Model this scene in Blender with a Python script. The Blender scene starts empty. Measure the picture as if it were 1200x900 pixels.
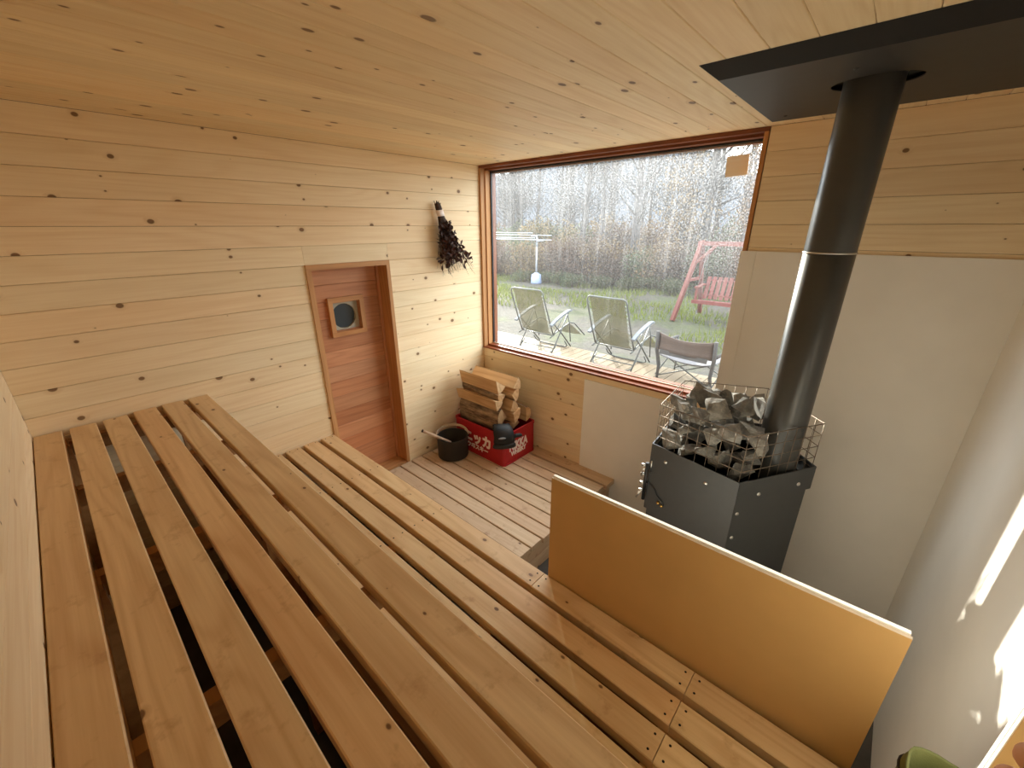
import bpy, bmesh, math, random
from mathutils import Vector, Matrix, Euler, noise

random.seed(7)
scene = bpy.context.scene
COL = scene.collection

# ------------------------------------------------------------------ camera
CAMX, CAMY, CAMZ = 2.6387, -2.5594, 1.8315
_yaw, _pitch, _roll = 2.3008425, 0.3658866, -0.00257547
fwd = Vector((math.cos(_pitch) * math.cos(_yaw), math.cos(_pitch) * math.sin(_yaw), -math.sin(_pitch)))
rt = fwd.cross(Vector((0, 0, 1))).normalized()
up = rt.cross(fwd)
rt, up = rt * math.cos(_roll) + up * math.sin(_roll), up * math.cos(_roll) - rt * math.sin(_roll)
cam_data = bpy.data.cameras.new('camera')
cam_data.sensor_fit = 'HORIZONTAL'
cam_data.sensor_width = 36.0
cam_data.lens = 36.0 * 482.4646 / 1200.0
cam_data.clip_start = 0.02
cam_data.clip_end = 500
cam = bpy.data.objects.new('camera', cam_data)
COL.objects.link(cam)
m = Matrix.Identity(4)
for i in range(3):
    m[i][0] = rt[i]; m[i][1] = up[i]; m[i][2] = -fwd[i]
m[0][3], m[1][3], m[2][3] = CAMX, CAMY, CAMZ
cam.matrix_world = m
scene.camera = cam

# ------------------------------------------------------------------ light
world = bpy.data.worlds.new('sky')
scene.world = world
world.use_nodes = True
_bg = world.node_tree.nodes['Background']
_bg.inputs[0].default_value = (0.90, 0.95, 1.0, 1)
_bg.inputs[1].default_value = 2.5

sun_dir = Vector((1.0, -0.88, -0.350)).normalized()
sun_data = bpy.data.lights.new('sun', 'SUN')
sun_data.energy = 4.2
sun_data.color = (1.0, 0.92, 0.80)
sun_data.angle = math.radians(1.1)
sun = bpy.data.objects.new('sun', sun_data)
COL.objects.link(sun)
sun.rotation_euler = sun_dir.to_track_quat('-Z', 'Y').to_euler()
sun.location = (-20, 18, 12)

# portal in the window opening (emits nothing, only guides the sky sampling)
pd = bpy.data.lights.new('window_portal', 'AREA')
pd.shape = 'RECTANGLE'; pd.size = 1.95; pd.size_y = 1.40
pd.cycles.is_portal = True
po = bpy.data.objects.new('window_portal', pd)
COL.objects.link(po)
po.location = (1.005, 0.13, 1.53)
po.rotation_euler = (math.radians(-90), 0, 0)

scene.view_settings.view_transform = 'Standard'
scene.view_settings.look = 'None'
scene.view_settings.gamma = 1.0
scene.view_settings.use_curve_mapping = False
scene.view_settings.exposure = 1.65
scene.cycles.max_bounces = 10
scene.cycles.diffuse_bounces = 7
scene.cycles.glossy_bounces = 4
scene.cycles.transparent_max_bounces = 24
scene.cycles.sample_clamp_indirect = 6.0
scene.cycles.use_denoising = True
scene.cycles.caustics_reflective = False
scene.cycles.caustics_refractive = False

# ------------------------------------------------------------------ materials
def new_mat(name):
    mt = bpy.data.materials.new(name)
    mt.use_nodes = True
    nt = mt.node_tree
    return mt, nt, nt.nodes['Principled BSDF']

class NT:
    """tiny helper to wire shader nodes"""
    def __init__(s, nt): s.nt = nt
    def n(s, typ, **kw):
        nd = s.nt.nodes.new(typ)
        for k, v in kw.items(): setattr(nd, k, v)
        return nd
    def link(s, a, b): s.nt.links.new(a, b)
    def val(s, sock, v):
        if isinstance(v, bpy.types.NodeSocket): s.link(v, sock)
        else: sock.default_value = v
    def math(s, op, a, b=0.0, c=None, clamp=False):
        nd = s.n('ShaderNodeMath', operation=op, use_clamp=clamp)
        s.val(nd.inputs[0], a); s.val(nd.inputs[1], b)
        if c is not None: s.val(nd.inputs[2], c)
        return nd.outputs[0]
    def mix(s, f, a, b, mode='MIX'):
        nd = s.n('ShaderNodeMix', data_type='RGBA', blend_type=mode)
        s.val(nd.inputs[0], f)
        s.val(nd.inputs[6], a); s.val(nd.inputs[7], b)
        return nd.outputs[2]
    def vmul(s, v, sc):
        nd = s.n('ShaderNodeVectorMath', operation='MULTIPLY')
        s.link(v, nd.inputs[0]); nd.inputs[1].default_value = sc
        return nd.outputs[0]
    def noise(s, v, scale, detail=2.0, rough=0.5, dims='3D', dist=0.0):
        nd = s.n('ShaderNodeTexNoise', noise_dimensions=dims)
        s.link(v, nd.inputs['Vector'])
        nd.inputs['Scale'].default_value = scale
        nd.inputs['Detail'].default_value = detail
        nd.inputs['Roughness'].default_value = rough
        nd.inputs['Distortion'].default_value = dist
        return nd.outputs['Fac']
    def ramp(s, f, lo, hi, a=0.0, b=1.0):
        nd = s.n('ShaderNodeMapRange', clamp=True)
        s.val(nd.inputs[0], f)
        nd.inputs[1].default_value = lo; nd.inputs[2].default_value = hi
        nd.inputs[3].default_value = a; nd.inputs[4].default_value = b
        return nd.outputs[0]

def rgb(r, g, b):
    f = lambda c: (c / 255 / 12.92) if c <= 10 else ((c / 255 + 0.055) / 1.055) ** 2.4
    return (f(r), f(g), f(b), 1)

def wood(name, light, dark, knot_thr=0.28, knot_r=0.11, kscale=(7.0, 9.0), rough=0.55, ringamt=0.35, var=0.10,
         knotcol=None, axis='X', stain=None, spec=0.3):
    mt, nt, bs = new_mat(name); h = NT(nt)
    tc = h.n('ShaderNodeTexCoord'); oi = h.n('ShaderNodeObjectInfo')
    sep = h.n('ShaderNodeSeparateXYZ'); h.link(tc.outputs['Object'], sep.inputs[0])
    X, Y, Z = sep.outputs
    if axis == 'Z': X, Y, Z = Z, X, Y
    if axis == 'Y': X, Y, Z = Y, X, Z
    R = oi.outputs['Random']
    cb = h.n('ShaderNodeCombineXYZ')
    h.link(h.math('MULTIPLY_ADD', R, 37.0, X), cb.inputs[0])
    h.link(h.math('MULTIPLY_ADD', R, 13.0, Y), cb.inputs[1])
    h.link(h.math('MULTIPLY_ADD', R, 5.0, Z), cb.inputs[2])
    V = cb.outputs[0]
    # knots
    vo = h.n('ShaderNodeTexVoronoi', voronoi_dimensions='2D', feature='F1')
    h.link(h.vmul(V, (kscale[0], kscale[1], 1)), vo.inputs['Vector'])
    vo.inputs['Scale'].default_value = 1.0
    D = vo.outputs['Distance']
    sc = h.n('ShaderNodeSeparateColor'); h.link(vo.outputs['Color'], sc.inputs[0])
    rnd = sc.outputs[0]
    rad = h.math('MULTIPLY', h.math('DIVIDE', h.math('SUBTRACT', knot_thr, rnd), knot_thr, clamp=True), knot_r)
    core = h.math('DIVIDE', h.math('SUBTRACT', rad, D), 0.028, clamp=True)
    halo = h.math('DIVIDE', h.math('SUBTRACT', h.math('MULTIPLY', rad, 2.2), D), 0.16, clamp=True)
    # grain, bent round the knots
    bend = h.math('MULTIPLY', halo, 0.03)
    cb2 = h.n('ShaderNodeCombineXYZ')
    s2 = h.n('ShaderNodeSeparateXYZ'); h.link(V, s2.inputs[0])
    h.link(s2.outputs[0], cb2.inputs[0])
    h.link(h.math('ADD', s2.outputs[1], bend), cb2.inputs[1])
    h.link(s2.outputs[2], cb2.inputs[2])
    G = cb2.outputs[0]
    g1 = h.noise(h.vmul(G, (3.0, 90.0, 90.0)), 1.0, 3.0, 0.6)
    g2 = h.noise(h.vmul(G, (0.55, 5.5, 5.5)), 1.0, 1.5, 0.5)
    ring = h.math('SINE', h.math('MULTIPLY', g2, 75.0))
    ring = h.math('MULTIPLY_ADD', ring, 0.5, 0.5)
    ring = h.math('POWER', ring, 2.0)
    f = h.math('ADD', h.math('MULTIPLY', h.ramp(g1, 0.3, 0.75), 0.45), h.math('MULTIPLY', ring, ringamt))
    col = h.mix(f, light, dark)
    big = h.noise(h.vmul(V, (1.2, 2.0, 2.0)), 1.0, 2.0)
    col = h.mix(h.ramp(big, 0.35, 0.7, 0.0, 0.35), col, dark)
    tone = h.math('MULTIPLY_ADD', R, 2 * var, 1.0 - var)
    hs = h.n('ShaderNodeHueSaturation'); h.link(col, hs.inputs['Color']); h.link(tone, hs.inputs['Value'])
    r2 = h.math('FRACT', h.math('MULTIPLY', R, 17.3))
    h.link(h.math('MULTIPLY_ADD', r2, 0.009, 0.497), hs.inputs['Hue'])
    h.link(h.math('MULTIPLY_ADD', r2, -0.10, 1.05), hs.inputs['Saturation'])
    col = hs.outputs[0]
    kc = knotcol or (dark[0] * 0.25, dark[1] * 0.18, dark[2] * 0.14, 1)
    col = h.mix(h.math('MULTIPLY', halo, 0.35), col, (dark[0] * .8, dark[1] * .7, dark[2] * .6, 1))
    col = h.mix(h.math('MULTIPLY', core, 0.93), col, kc)
    if stain:
        st = h.noise(V, 14.0, 4.0, 0.65)
        col = h.mix(h.ramp(st, 0.58, 0.72, 0.0, 0.55), col, stain)
    h.link(col, bs.inputs['Base Color'])
    bs.inputs['Roughness'].default_value = rough
    bs.inputs['Specular IOR Level'].default_value = spec
    bp = h.n('ShaderNodeBump'); bp.inputs['Strength'].default_value = 0.12; bp.inputs['Distance'].default_value = 0.002
    h.link(g1, bp.inputs['Height']); h.link(bp.outputs[0], bs.inputs['Normal'])
    return mt

def plain(name, col, rough=0.5, metal=0.0, spec=0.5, nscale=None, namt=0.1, bump=0.0, bscale=200.0, coat=0.0):
    mt, nt, bs = new_mat(name); h = NT(nt)
    bs.inputs['Roughness'].default_value = rough
    bs.inputs['Metallic'].default_value = metal
    bs.inputs['Specular IOR Level'].default_value = spec
    bs.inputs['Coat Weight'].default_value = coat
    tc = h.n('ShaderNodeTexCoord')
    nz = h.noise(tc.outputs['Object'], nscale or 6.0, 3.0, 0.6)
    lo = tuple(c * (1 - namt) for c in col[:3]) + (1,)
    hi = tuple(min(1, c * (1 + namt)) for c in col[:3]) + (1,)
    h.link(h.mix(h.ramp(nz, 0.3, 0.7), lo, hi), bs.inputs['Base Color'])
    if bump:
        b = h.noise(tc.outputs['Object'], bscale, 3.0, 0.6)
        bp = h.n('ShaderNodeBump'); bp.inputs['Strength'].default_value = bump; bp.inputs['Distance'].default_value = 0.003
        h.link(b, bp.inputs['Height']); h.link(bp.outputs[0], bs.inputs['Normal'])
    return mt

M = {}
M['pine'] = wood('pine_panelling', rgb(245, 225, 190), rgb(224, 194, 149), rough=0.5, ringamt=0.24, var=0.04, knot_thr=0.42, knot_r=0.13)
M['pine_ceiling'] = wood('pine_ceiling', rgb(245, 226, 190), rgb(222, 193, 147), rough=0.5, ringamt=0.28, knot_thr=0.52, knot_r=0.12, kscale=(5.0, 9.0), var=0.05)
M['bench'] = wood('bench_spruce', rgb(228, 196, 150), rgb(198, 157, 112), rough=0.42, ringamt=0.42, knot_thr=0.36, knot_r=0.095, kscale=(7.0, 11.0), stain=rgb(176, 134, 92), var=0.05, spec=0.4)
M['deck'] = wood('deck_spruce', rgb(214, 188, 158), rgb(186, 154, 124), rough=0.6, ringamt=0.3, knot_thr=0.22, knot_r=0.08, kscale=(7, 11), var=0.06, stain=rgb(150, 112, 86))
M['beam'] = wood('beam_spruce', rgb(190, 140, 90), rgb(150, 104, 62), rough=0.7)
M['cedar'] = wood('cedar_door', rgb(208, 148, 108), rgb(164, 106, 74), rough=0.45, ringamt=0.3, knot_thr=0.0001, var=0.17)
M['cedar_frame'] = wood('cedar_trim', rgb(205, 150, 98), rgb(165, 110, 66), rough=0.5, ringamt=0.35, knot_thr=0.0001, var=0.08)
M['redwood'] = wood('window_frame_wood', rgb(150, 84, 52), rgb(104, 52, 30), rough=0.4, ringamt=0.4, knot_thr=0.0001, var=0.08)
M['deck_out'] = wood('outdoor_deck_wood', rgb(132, 116, 95), rgb(109, 94, 72), rough=0.7, ringamt=0.25, var=0.06)
M['redpaint'] = wood('red_stained_wood', rgb(102, 47, 41), rgb(78, 31, 29), rough=0.6, ringamt=0.25, knot_thr=0.0001, var=0.06)
M['logwood'] = wood('split_firewood', rgb(226, 190, 146), rgb(186, 142, 98), rough=0.75, ringamt=0.5, knot_thr=0.15, var=0.14)
M['white_board'] = plain('white_plasterboard', rgb(240, 236, 228), rough=0.8, spec=0.2, nscale=3.0, namt=0.03, bump=0.05, bscale=90)
M['kraft'] = plain('kraft_board', rgb(206, 166, 108), rough=0.6, spec=0.25, nscale=4.0, namt=0.05)
M['board_edge'] = plain('board_edge', rgb(236, 222, 204), rough=0.8, spec=0.2, namt=0.04)
M['concrete'] = plain('concrete_floor', rgb(84, 80, 76), rough=0.85, nscale=9, namt=0.2, bump=0.2, bscale=60)
M['shell'] = plain('wall_core', rgb(120, 92, 62), rough=0.9)
M['blacksteel'] = plain('black_stove_steel', rgb(56, 57, 57), rough=0.42, metal=0.0, spec=0.5, nscale=30, namt=0.06)
M['shield'] = plain('black_shield_steel', rgb(52, 50, 48), rough=0.55, spec=0.4, nscale=20, namt=0.08)
M['pipe'] = plain('flue_black_enamel', rgb(58, 58, 56), rough=0.29, spec=0.55, nscale=25, namt=0.05)
M['black_and_shade'] = plain('matte_black_and_shade', rgb(14, 13, 12), rough=0.9)  # matte black; also shade put into the shield flange and flue gap colour
M['steel'] = plain('bright_steel', rgb(200, 198, 192), rough=0.28, metal=1.0, namt=0.03)
M['brass'] = plain('brass', rgb(196, 160, 90), rough=0.35, metal=1.0, namt=0.05)
M['wire'] = plain('rusty_wire', rgb(120, 106, 92), rough=0.45, metal=0.7, nscale=40, namt=0.25)
M['blackrubber'] = plain('black_rubber', rgb(14, 14, 15), rough=0.5)
M['blackglove'] = plain('black_glove_fabric', rgb(12, 12, 13), rough=0.6, bump=0.3, bscale=220)
M['glovegrey'] = plain('grey_patch', rgb(150, 152, 156), rough=0.5)
M['pot'] = plain('black_pot_enamel', rgb(44, 41, 36), rough=0.6, spec=0.35, nscale=15, namt=0.1)
M['palewood'] = wood('pale_handle_wood', rgb(226, 205, 184), rgb(190, 160, 132), knot_thr=0.0001)
M['crate'] = plain('red_crate_plastic', rgb(172, 30, 38), rough=0.5, spec=0.4, nscale=8, namt=0.10)
M['white_print'] = plain('white_print', rgb(240, 226, 220), rough=0.6, namt=0.03)
M['gasket'] = plain('black_gasket', rgb(34, 34, 36), rough=0.5)
M['tubesteel'] = plain('grey_chair_tube', rgb(67, 69, 67), rough=0.4, spec=0.5)
M['armpad'] = plain('grey_arm_plastic', rgb(92, 96, 102), rough=0.4)
M['browncanvas'] = plain('brown_canvas', rgb(71, 58, 51), rough=0.85, bump=0.2, bscale=150)
M['darkcanvas'] = plain('dark_canvas', rgb(56, 54, 53), rough=0.85)
M['greycanvas'] = plain('grey_canvas', rgb(96, 93, 96), rough=0.85)
M['whitetube'] = plain('white_painted_tube', rgb(143, 146, 153), rough=0.4)
M['bluebase'] = plain('pale_blue_plastic', rgb(120, 133, 165), rough=0.5)
M['oliveCloth'] = plain('olive_cotton', rgb(128, 134, 84), rough=0.9, nscale=14, namt=0.12, bump=0.3, bscale=300)
M['skin'] = plain('skin', rgb(248, 200, 176), rough=0.5, nscale=20, namt=0.06)
M['hair'] = plain('dark_hair', rgb(40, 32, 28), rough=0.6)
M['shirt'] = plain('dark_shirt', rgb(52, 54, 60), rough=0.9)

def bark_mat():
    mt, nt, bs = new_mat('bark'); h = NT(nt)
    tc = h.n('ShaderNodeTexCoord')
    v = h.vmul(tc.outputs['Object'], (6, 28, 28))
    a = h.noise(v, 1.0, 5.0, 0.7)
    col = h.mix(h.ramp(a, 0.35, 0.65), rgb(86, 66, 50), rgb(178, 152, 122))
    h.link(col, bs.inputs['Base Color']); bs.inputs['Roughness'].default_value = 0.9
    bp = h.n('ShaderNodeBump'); bp.inputs['Strength'].default_value = 0.6; bp.inputs['Distance'].default_value = 0.006
    h.link(a, bp.inputs['Height']); h.link(bp.outputs[0], bs.inputs['Normal'])
    return mt
M['bark'] = bark_mat()

def stone_mat():
    mt, nt, bs = new_mat('peridotite_stone'); h = NT(nt)
    tc = h.n('ShaderNodeTexCoord'); oi = h.n('ShaderNodeObjectInfo')
    a = h.noise(tc.outputs['Object'], 16.0, 6.0, 0.7)
    b = h.noise(tc.outputs['Object'], 70.0, 3.0, 0.7)
    col = h.mix(h.ramp(a, 0.3, 0.7), rgb(84, 84, 82), rgb(160, 156, 148))
    col = h.mix(h.ramp(b, 0.60, 0.72, 0, 0.5), col, rgb(196, 188, 174))
    hs = h.n('ShaderNodeHueSaturation'); h.link(col, hs.inputs['Color'])
    h.link(h.math('MULTIPLY_ADD', oi.outputs['Random'], 0.7, 0.6), hs.inputs['Value'])
    h.link(hs.outputs[0], bs.inputs['Base Color'])
    bs.inputs['Roughness'].default_value = 0.9; bs.inputs['Specular IOR Level'].default_value = 0.2
    bp = h.n('ShaderNodeBump'); bp.inputs['Strength'].default_value = 0.5; bp.inputs['Distance'].default_value = 0.006
    h.link(h.math('ADD', a, h.math('MULTIPLY', b, 0.3)), bp.inputs['Height']); h.link(bp.outputs[0], bs.inputs['Normal'])
    return mt
M['stone'] = stone_mat()

def leaf_mat(name, c1, c2, trans=0.45):
    mt, nt, bs = new_mat(name); h = NT(nt)
    tc = h.n('ShaderNodeTexCoord'); oi = h.n('ShaderNodeObjectInfo')
    a = h.noise(tc.outputs['Object'], 3.0, 4.0, 0.7)
    b = h.noise(tc.outputs['Object'], 19.0, 2.0, 0.7)
    f = h.math('ADD', h.math('MULTIPLY', a, 0.6), h.math('MULTIPLY', b, 0.4))
    col = h.mix(h.ramp(f, 0.38, 0.62), c1, c2)
    hs = h.n('ShaderNodeHueSaturation'); h.link(col, hs.inputs['Color'])
    h.link(h.math('MULTIPLY_ADD', oi.outputs['Random'], 0.5, 0.75), hs.inputs['Value'])
    h.link(h.math('MULTIPLY_ADD', oi.outputs['Random'], 0.03, 0.485), hs.inputs['Hue'])
    h.link(hs.outputs[0], bs.inputs['Base Color']); bs.inputs['Roughness'].default_value = 0.7
    tr = h.n('ShaderNodeBsdfTranslucent'); h.link(hs.outputs[0], tr.inputs[0])
    mx = h.n('ShaderNodeMixShader'); mx.inputs[0].default_value = trans
    h.link(bs.outputs[0], mx.inputs[1]); h.link(tr.outputs[0], mx.inputs[2])
    h.link(mx.outputs[0], nt.nodes['Material Output'].inputs[0])
    return mt
M['leaf_tree'] = leaf_mat('tree_leaves', rgb(42, 42, 40), rgb(65, 63, 59))
M['leaf_gold'] = leaf_mat('golden_leaves', rgb(84, 63, 33), rgb(106, 86, 51))
M['leaf_red'] = leaf_mat('russet_leaves', rgb(59, 42, 32), rgb(86, 64, 49))
M['leaf_green'] = leaf_mat('green_leaves', rgb(42, 53, 26), rgb(70, 79, 42))
M['grass'] = leaf_mat('grass_blades', rgb(79, 99, 31), rgb(121, 131, 53))
M['driedleaf'] = leaf_mat('dried_birch_leaves', rgb(52, 32, 22), rgb(86, 54, 36), trans=0.1)
M['trunk'] = plain('tree_bark', rgb(49, 46, 46), rough=0.9, nscale=5, namt=0.25)
M['twig'] = plain('twig_bark', rgb(62, 44, 32), rough=0.8)

def ground_mat():
    mt, nt, bs = new_mat('yard_ground'); h = NT(nt)
    tc = h.n('ShaderNodeTexCoord')
    a = h.noise(tc.outputs['Object'], 0.55, 4.0, 0.6)
    b = h.noise(tc.outputs['Object'], 9.0, 5.0, 0.7)
    g = h.mix(h.ramp(b, 0.35, 0.65), rgb(41, 46, 24), rgb(63, 66, 38))
    d = h.mix(h.ramp(b, 0.35, 0.65), rgb(44, 40, 35), rgb(67, 62, 55))
    col = h.mix(h.ramp(a, 0.46, 0.56), d, g)
    h.link(col, bs.inputs['Base Color']); bs.inputs['Roughness'].default_value = 0.95
    bp = h.n('ShaderNodeBump'); bp.inputs['Strength'].default_value = 0.8; bp.inputs['Distance'].default_value = 0.05
    h.link(b, bp.inputs['Height']); h.link(bp.outputs[0], bs.inputs['Normal'])
    return mt
M['ground'] = ground_mat()
def hill_mat():
    mt, nt, bs = new_mat('wooded_hill'); h = NT(nt)
    tc = h.n('ShaderNodeTexCoord')
    b = h.noise(h.vmul(tc.outputs['Object'], (1, 1, 0.35)), 0.7, 6.0, 0.75)
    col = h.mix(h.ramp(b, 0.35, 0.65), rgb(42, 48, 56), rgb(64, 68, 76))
    h.link(col, bs.inputs['Base Color']); bs.inputs['Roughness'].default_value = 1.0
    return mt
M['hill'] = hill_mat()

def glass_mat():
    mt, nt, bs = new_mat('dirty_window_glass'); h = NT(nt)
    nt.nodes.remove(bs)
    tc = h.n('ShaderNodeTexCoord'); P = tc.outputs['Object']
    sep = h.n('ShaderNodeSeparateXYZ'); h.link(P, sep.inputs[0])
    Z = sep.outputs[2]
    # dried droplets, streaks running down, a film that is thicker towards the top
    drop = h.noise(P, 120.0, 2.0, 0.6)
    drop = h.ramp(drop, 0.50, 0.64)
    streak = h.noise(h.vmul(P, (34.0, 1.0, 1.6)), 1.0, 3.0, 0.6)
    streak = h.ramp(streak, 0.50, 0.74)
    patch = h.noise(h.vmul(P, (1.6, 1.0, 1.6)), 1.0, 3.0, 0.6)
    high = h.ramp(Z, -0.22, 0.60)
    patch = h.ramp(patch, 0.34, 0.66)
    wgt = h.math('MULTIPLY', high, h.math('MULTIPLY_ADD', patch, 0.55, 0.45))
    film = h.math('MULTIPLY_ADD', wgt, 0.05, 0.006)
    film = h.math('ADD', film, h.math('MULTIPLY', h.math('MULTIPLY', drop, wgt), 0.21))
    film = h.math('ADD', film, h.math('MULTIPLY', h.math('MULTIPLY', streak, h.math('MULTIPLY_ADD', high, 0.8, 0.2)), 0.05), clamp=True)
    trp = h.n('ShaderNodeBsdfTransparent'); trp.inputs[0].default_value = (0.96, 0.98, 0.97, 1)
    gl = h.n('ShaderNodeBsdfGlossy'); gl.inputs['Roughness'].default_value = 0.02
    lw = h.n('ShaderNodeLayerWeight')
    fr = h.math('MULTIPLY_ADD', h.math('POWER', lw.outputs['Facing'], 5.0), 0.6, 0.03)
    m1 = h.n('ShaderNodeMixShader'); h.link(fr, m1.inputs[0])
    h.link(trp.outputs[0], m1.inputs[1]); h.link(gl.outputs[0], m1.inputs[2])
    tl = h.n('ShaderNodeBsdfTranslucent'); tl.inputs[0].default_value = (0.9, 0.92, 0.95, 1)
    df = h.n('ShaderNodeBsdfDiffuse'); df.inputs[0].default_value = (0.8, 0.8, 0.8, 1)
    m2 = h.n('ShaderNodeMixShader'); m2.inputs[0].default_value = 0.2
    h.link(tl.outputs[0], m2.inputs[1]); h.link(df.outputs[0], m2.inputs[2])
    m3 = h.n('ShaderNodeMixShader'); h.link(film, m3.inputs[0])
    h.link(m1.outputs[0], m3.inputs[1]); h.link(m2.outputs[0], m3.inputs[2])
    h.link(m3.outputs[0], nt.nodes['Material Output'].inputs[0])
    return mt
M['glass'] = glass_mat()

def mesh_fabric(name, c, alpha):
    mt, nt, bs = new_mat(name); h = NT(nt)
    tc = h.n('ShaderNodeTexCoord')
    nz = h.noise(h.vmul(tc.outputs['Object'], (60, 6, 6)), 1.0, 2.0)
    h.link(h.mix(nz, tuple(x * .75 for x in c[:3]) + (1,), c), bs.inputs['Base Color'])
    bs.inputs['Roughness'].default_value = 0.8
    tr = h.n('ShaderNodeBsdfTransparent')
    tl = h.n('ShaderNodeBsdfTranslucent'); tl.inputs[0].default_value = c
    m1 = h.n('ShaderNodeMixShader'); m1.inputs[0].default_value = 0.35
    h.link(bs.outputs[0], m1.inputs[1]); h.link(tl.outputs[0], m1.inputs[2])
    m2 = h.n('ShaderNodeMixShader'); m2.inputs[0].default_value = alpha
    h.link(tr.outputs[0], m2.inputs[1]); h.link(m1.outputs[0], m2.inputs[2])
    h.link(m2.outputs[0], nt.nodes['Material Output'].inputs[0])
    return mt
M['sling'] = mesh_fabric('olive_mesh_sling', rgb(65, 61, 41), 0.80)

def porthole_mat():
    mt, nt, bs = new_mat('dark_porthole_glass')
    bs.inputs['Base Color'].default_value = rgb(70, 78, 84)
    bs.inputs['Roughness'].default_value = 0.08
    return mt
M['porthole'] = porthole_mat()

# ------------------------------------------------------------------ mesh helpers
class MB:
    def __init__(s): s.v = []; s.f = []; s.smooth = []
    def add(s, vs, fs, smooth=False):
        o = len(s.v); s.v += [tuple(p) for p in vs]
        s.f += [tuple(i + o for i in f) for f in fs]; s.smooth += [smooth] * len(fs)
        return s
    def box(s, x0, x1, y0, y1, z0, z1):
        vs = [(x, y, z) for z in (z0, z1) for y in (y0, y1) for x in (x0, x1)]
        return s.add(vs, [(0, 2, 3, 1), (4, 5, 7, 6), (0, 1, 5, 4), (2, 6, 7, 3), (0, 4, 6, 2), (1, 3, 7, 5)])
    def cbox(s, mat, dx, dy, dz):
        o = len(s.v); s.box(-dx / 2, dx / 2, -dy / 2, dy / 2, -dz / 2, dz / 2)
        for i in range(o, len(s.v)): s.v[i] = tuple(mat @ Vector(s.v[i]))
        return s
    def prism(s, poly, z0, z1, smooth=False):
        n = len(poly)
        vs = [(p[0], p[1], z0) for p in poly] + [(p[0], p[1], z1) for p in poly]
        fs = [tuple(range(n - 1, -1, -1)), tuple(range(n, 2 * n))] + [(i, (i + 1) % n, n + (i + 1) % n, n + i) for i in range(n)]
        return s.add(vs, fs, smooth)
    def tube(s, pts, r, n=8, closed=False, cap=True):
        pts = [Vector(p) for p in pts]; k = len(pts)
        rs = r if isinstance(r, (list, tuple)) else [r] * k
        rings = []; prev = None
        for i, p in enumerate(pts):
            a = pts[(i - 1) % k] if (closed or i > 0) else p
            b = pts[(i + 1) % k] if (closed or i < k - 1) else p
            t = (b - a).normalized() if (b - a).length > 1e-9 else Vector((0, 0, 1))
            if prev is None:
                u = t.orthogonal().normalized()
            else:
                u = prev - t * prev.dot(t)
                u = u.normalized() if u.length > 1e-6 else t.orthogonal().normalized()
            prev = u; w = t.cross(u)
            rings.append([p + (u * math.cos(2 * math.pi * j / n) + w * math.sin(2 * math.pi * j / n)) * rs[i] for j in range(n)])
        vs = [q for rg in rings for q in rg]; fs = []
        for i in range(k if closed else k - 1):
            i2 = (i + 1) % k
            for j in range(n):
                j2 = (j + 1) % n
                fs.append((i * n + j, i * n + j2, i2 * n + j2, i2 * n + j))
        s.add(vs, fs, True)
        if cap and not closed:
            o = len(s.v) - len(vs)
            s.f.append(tuple(o + j for j in range(n - 1, -1, -1))); s.smooth.append(False)
            s.f.append(tuple(o + (k - 1) * n + j for j in range(n))); s.smooth.append(False)
        return s
    def lathe(s, prof, n=32, c=(0, 0, 0)):
        k = len(prof)
        vs = [(c[0] + r * math.cos(2 * math.pi * j / n), c[1] + r * math.sin(2 * math.pi * j / n), c[2] + z) for r, z in prof for j in range(n)]
        fs = [(i * n + j, i * n + (j + 1) % n, (i + 1) * n + (j + 1) % n, (i + 1) * n + j) for i in range(k - 1) for j in range(n)]
        return s.add(vs, fs, True)
    def mesh(s, name):
        me = bpy.data.meshes.new(name)
        me.from_pydata(s.v, [], s.f)
        me.polygons.foreach_set('use_smooth', s.smooth)
        me.update()
        return me

def obj(name, mb, mat=None, parent=None, loc=(0, 0, 0), rot=None, label=None, cat=None, group=None, kind=None, mat4=None):
    me = mb.mesh(name) if isinstance(mb, MB) else mb
    o = bpy.data.objects.new(name, me)
    COL.objects.link(o)
    if mat is not None and me is not None and not me.materials:
        me.materials.append(M[mat] if isinstance(mat, str) else mat)
    if mat4 is not None: o.matrix_basis = mat4
    else:
        o.location = loc
        if rot is not None: o.rotation_euler = rot
    if parent is not None: o.parent = parent
    if label: o['label'] = label
    if cat: o['category'] = cat
    if group: o['group'] = group
    if kind: o['kind'] = kind
    return o

def empty(name, loc, label, cat, group=None, rot=None, kind=None):
    o = obj(name, None, None, None, loc, rot, label, cat, group, kind)
    o.empty_display_size = 0.1
    return o

def copy_tree(o, parent=None):
    c = o.copy(); COL.objects.link(c)
    if parent is not None: c.parent = parent
    for ch in list(o.children): copy_tree(ch, c)
    return c

_pm = {}
def plank_mesh(L, W, T, ch, mat, key='board'):
    """board: X length, Y width, front face at z=0 with eased front edges"""
    k = (round(L, 4), round(W, 4), round(T, 4), round(ch, 4), mat)
    if k in _pm: return _pm[k]
    x, y = L / 2, W / 2
    vs = [(-x, -y, -T), (x, -y, -T), (x, y, -T), (-x, y, -T),
          (-x, -y, -ch), (x, -y, -ch), (x, y, -ch), (-x, y, -ch),
          (-x + ch * .3, -y + ch, 0), (x - ch * .3, -y + ch, 0), (x - ch * .3, y - ch, 0), (-x + ch * .3, y - ch, 0)]
    fs = [(3, 2, 1, 0), (0, 1, 5, 4), (1, 2, 6, 5), (2, 3, 7, 6), (3, 0, 4, 7),
          (4, 5, 9, 8), (5, 6, 10, 9), (6, 7, 11, 10), (7, 4, 8, 11), (8, 9, 10, 11)]
    me = MB().add(vs, fs).mesh(key)
    me.materials.append(M[mat]); _pm[k] = me
    return me

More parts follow.
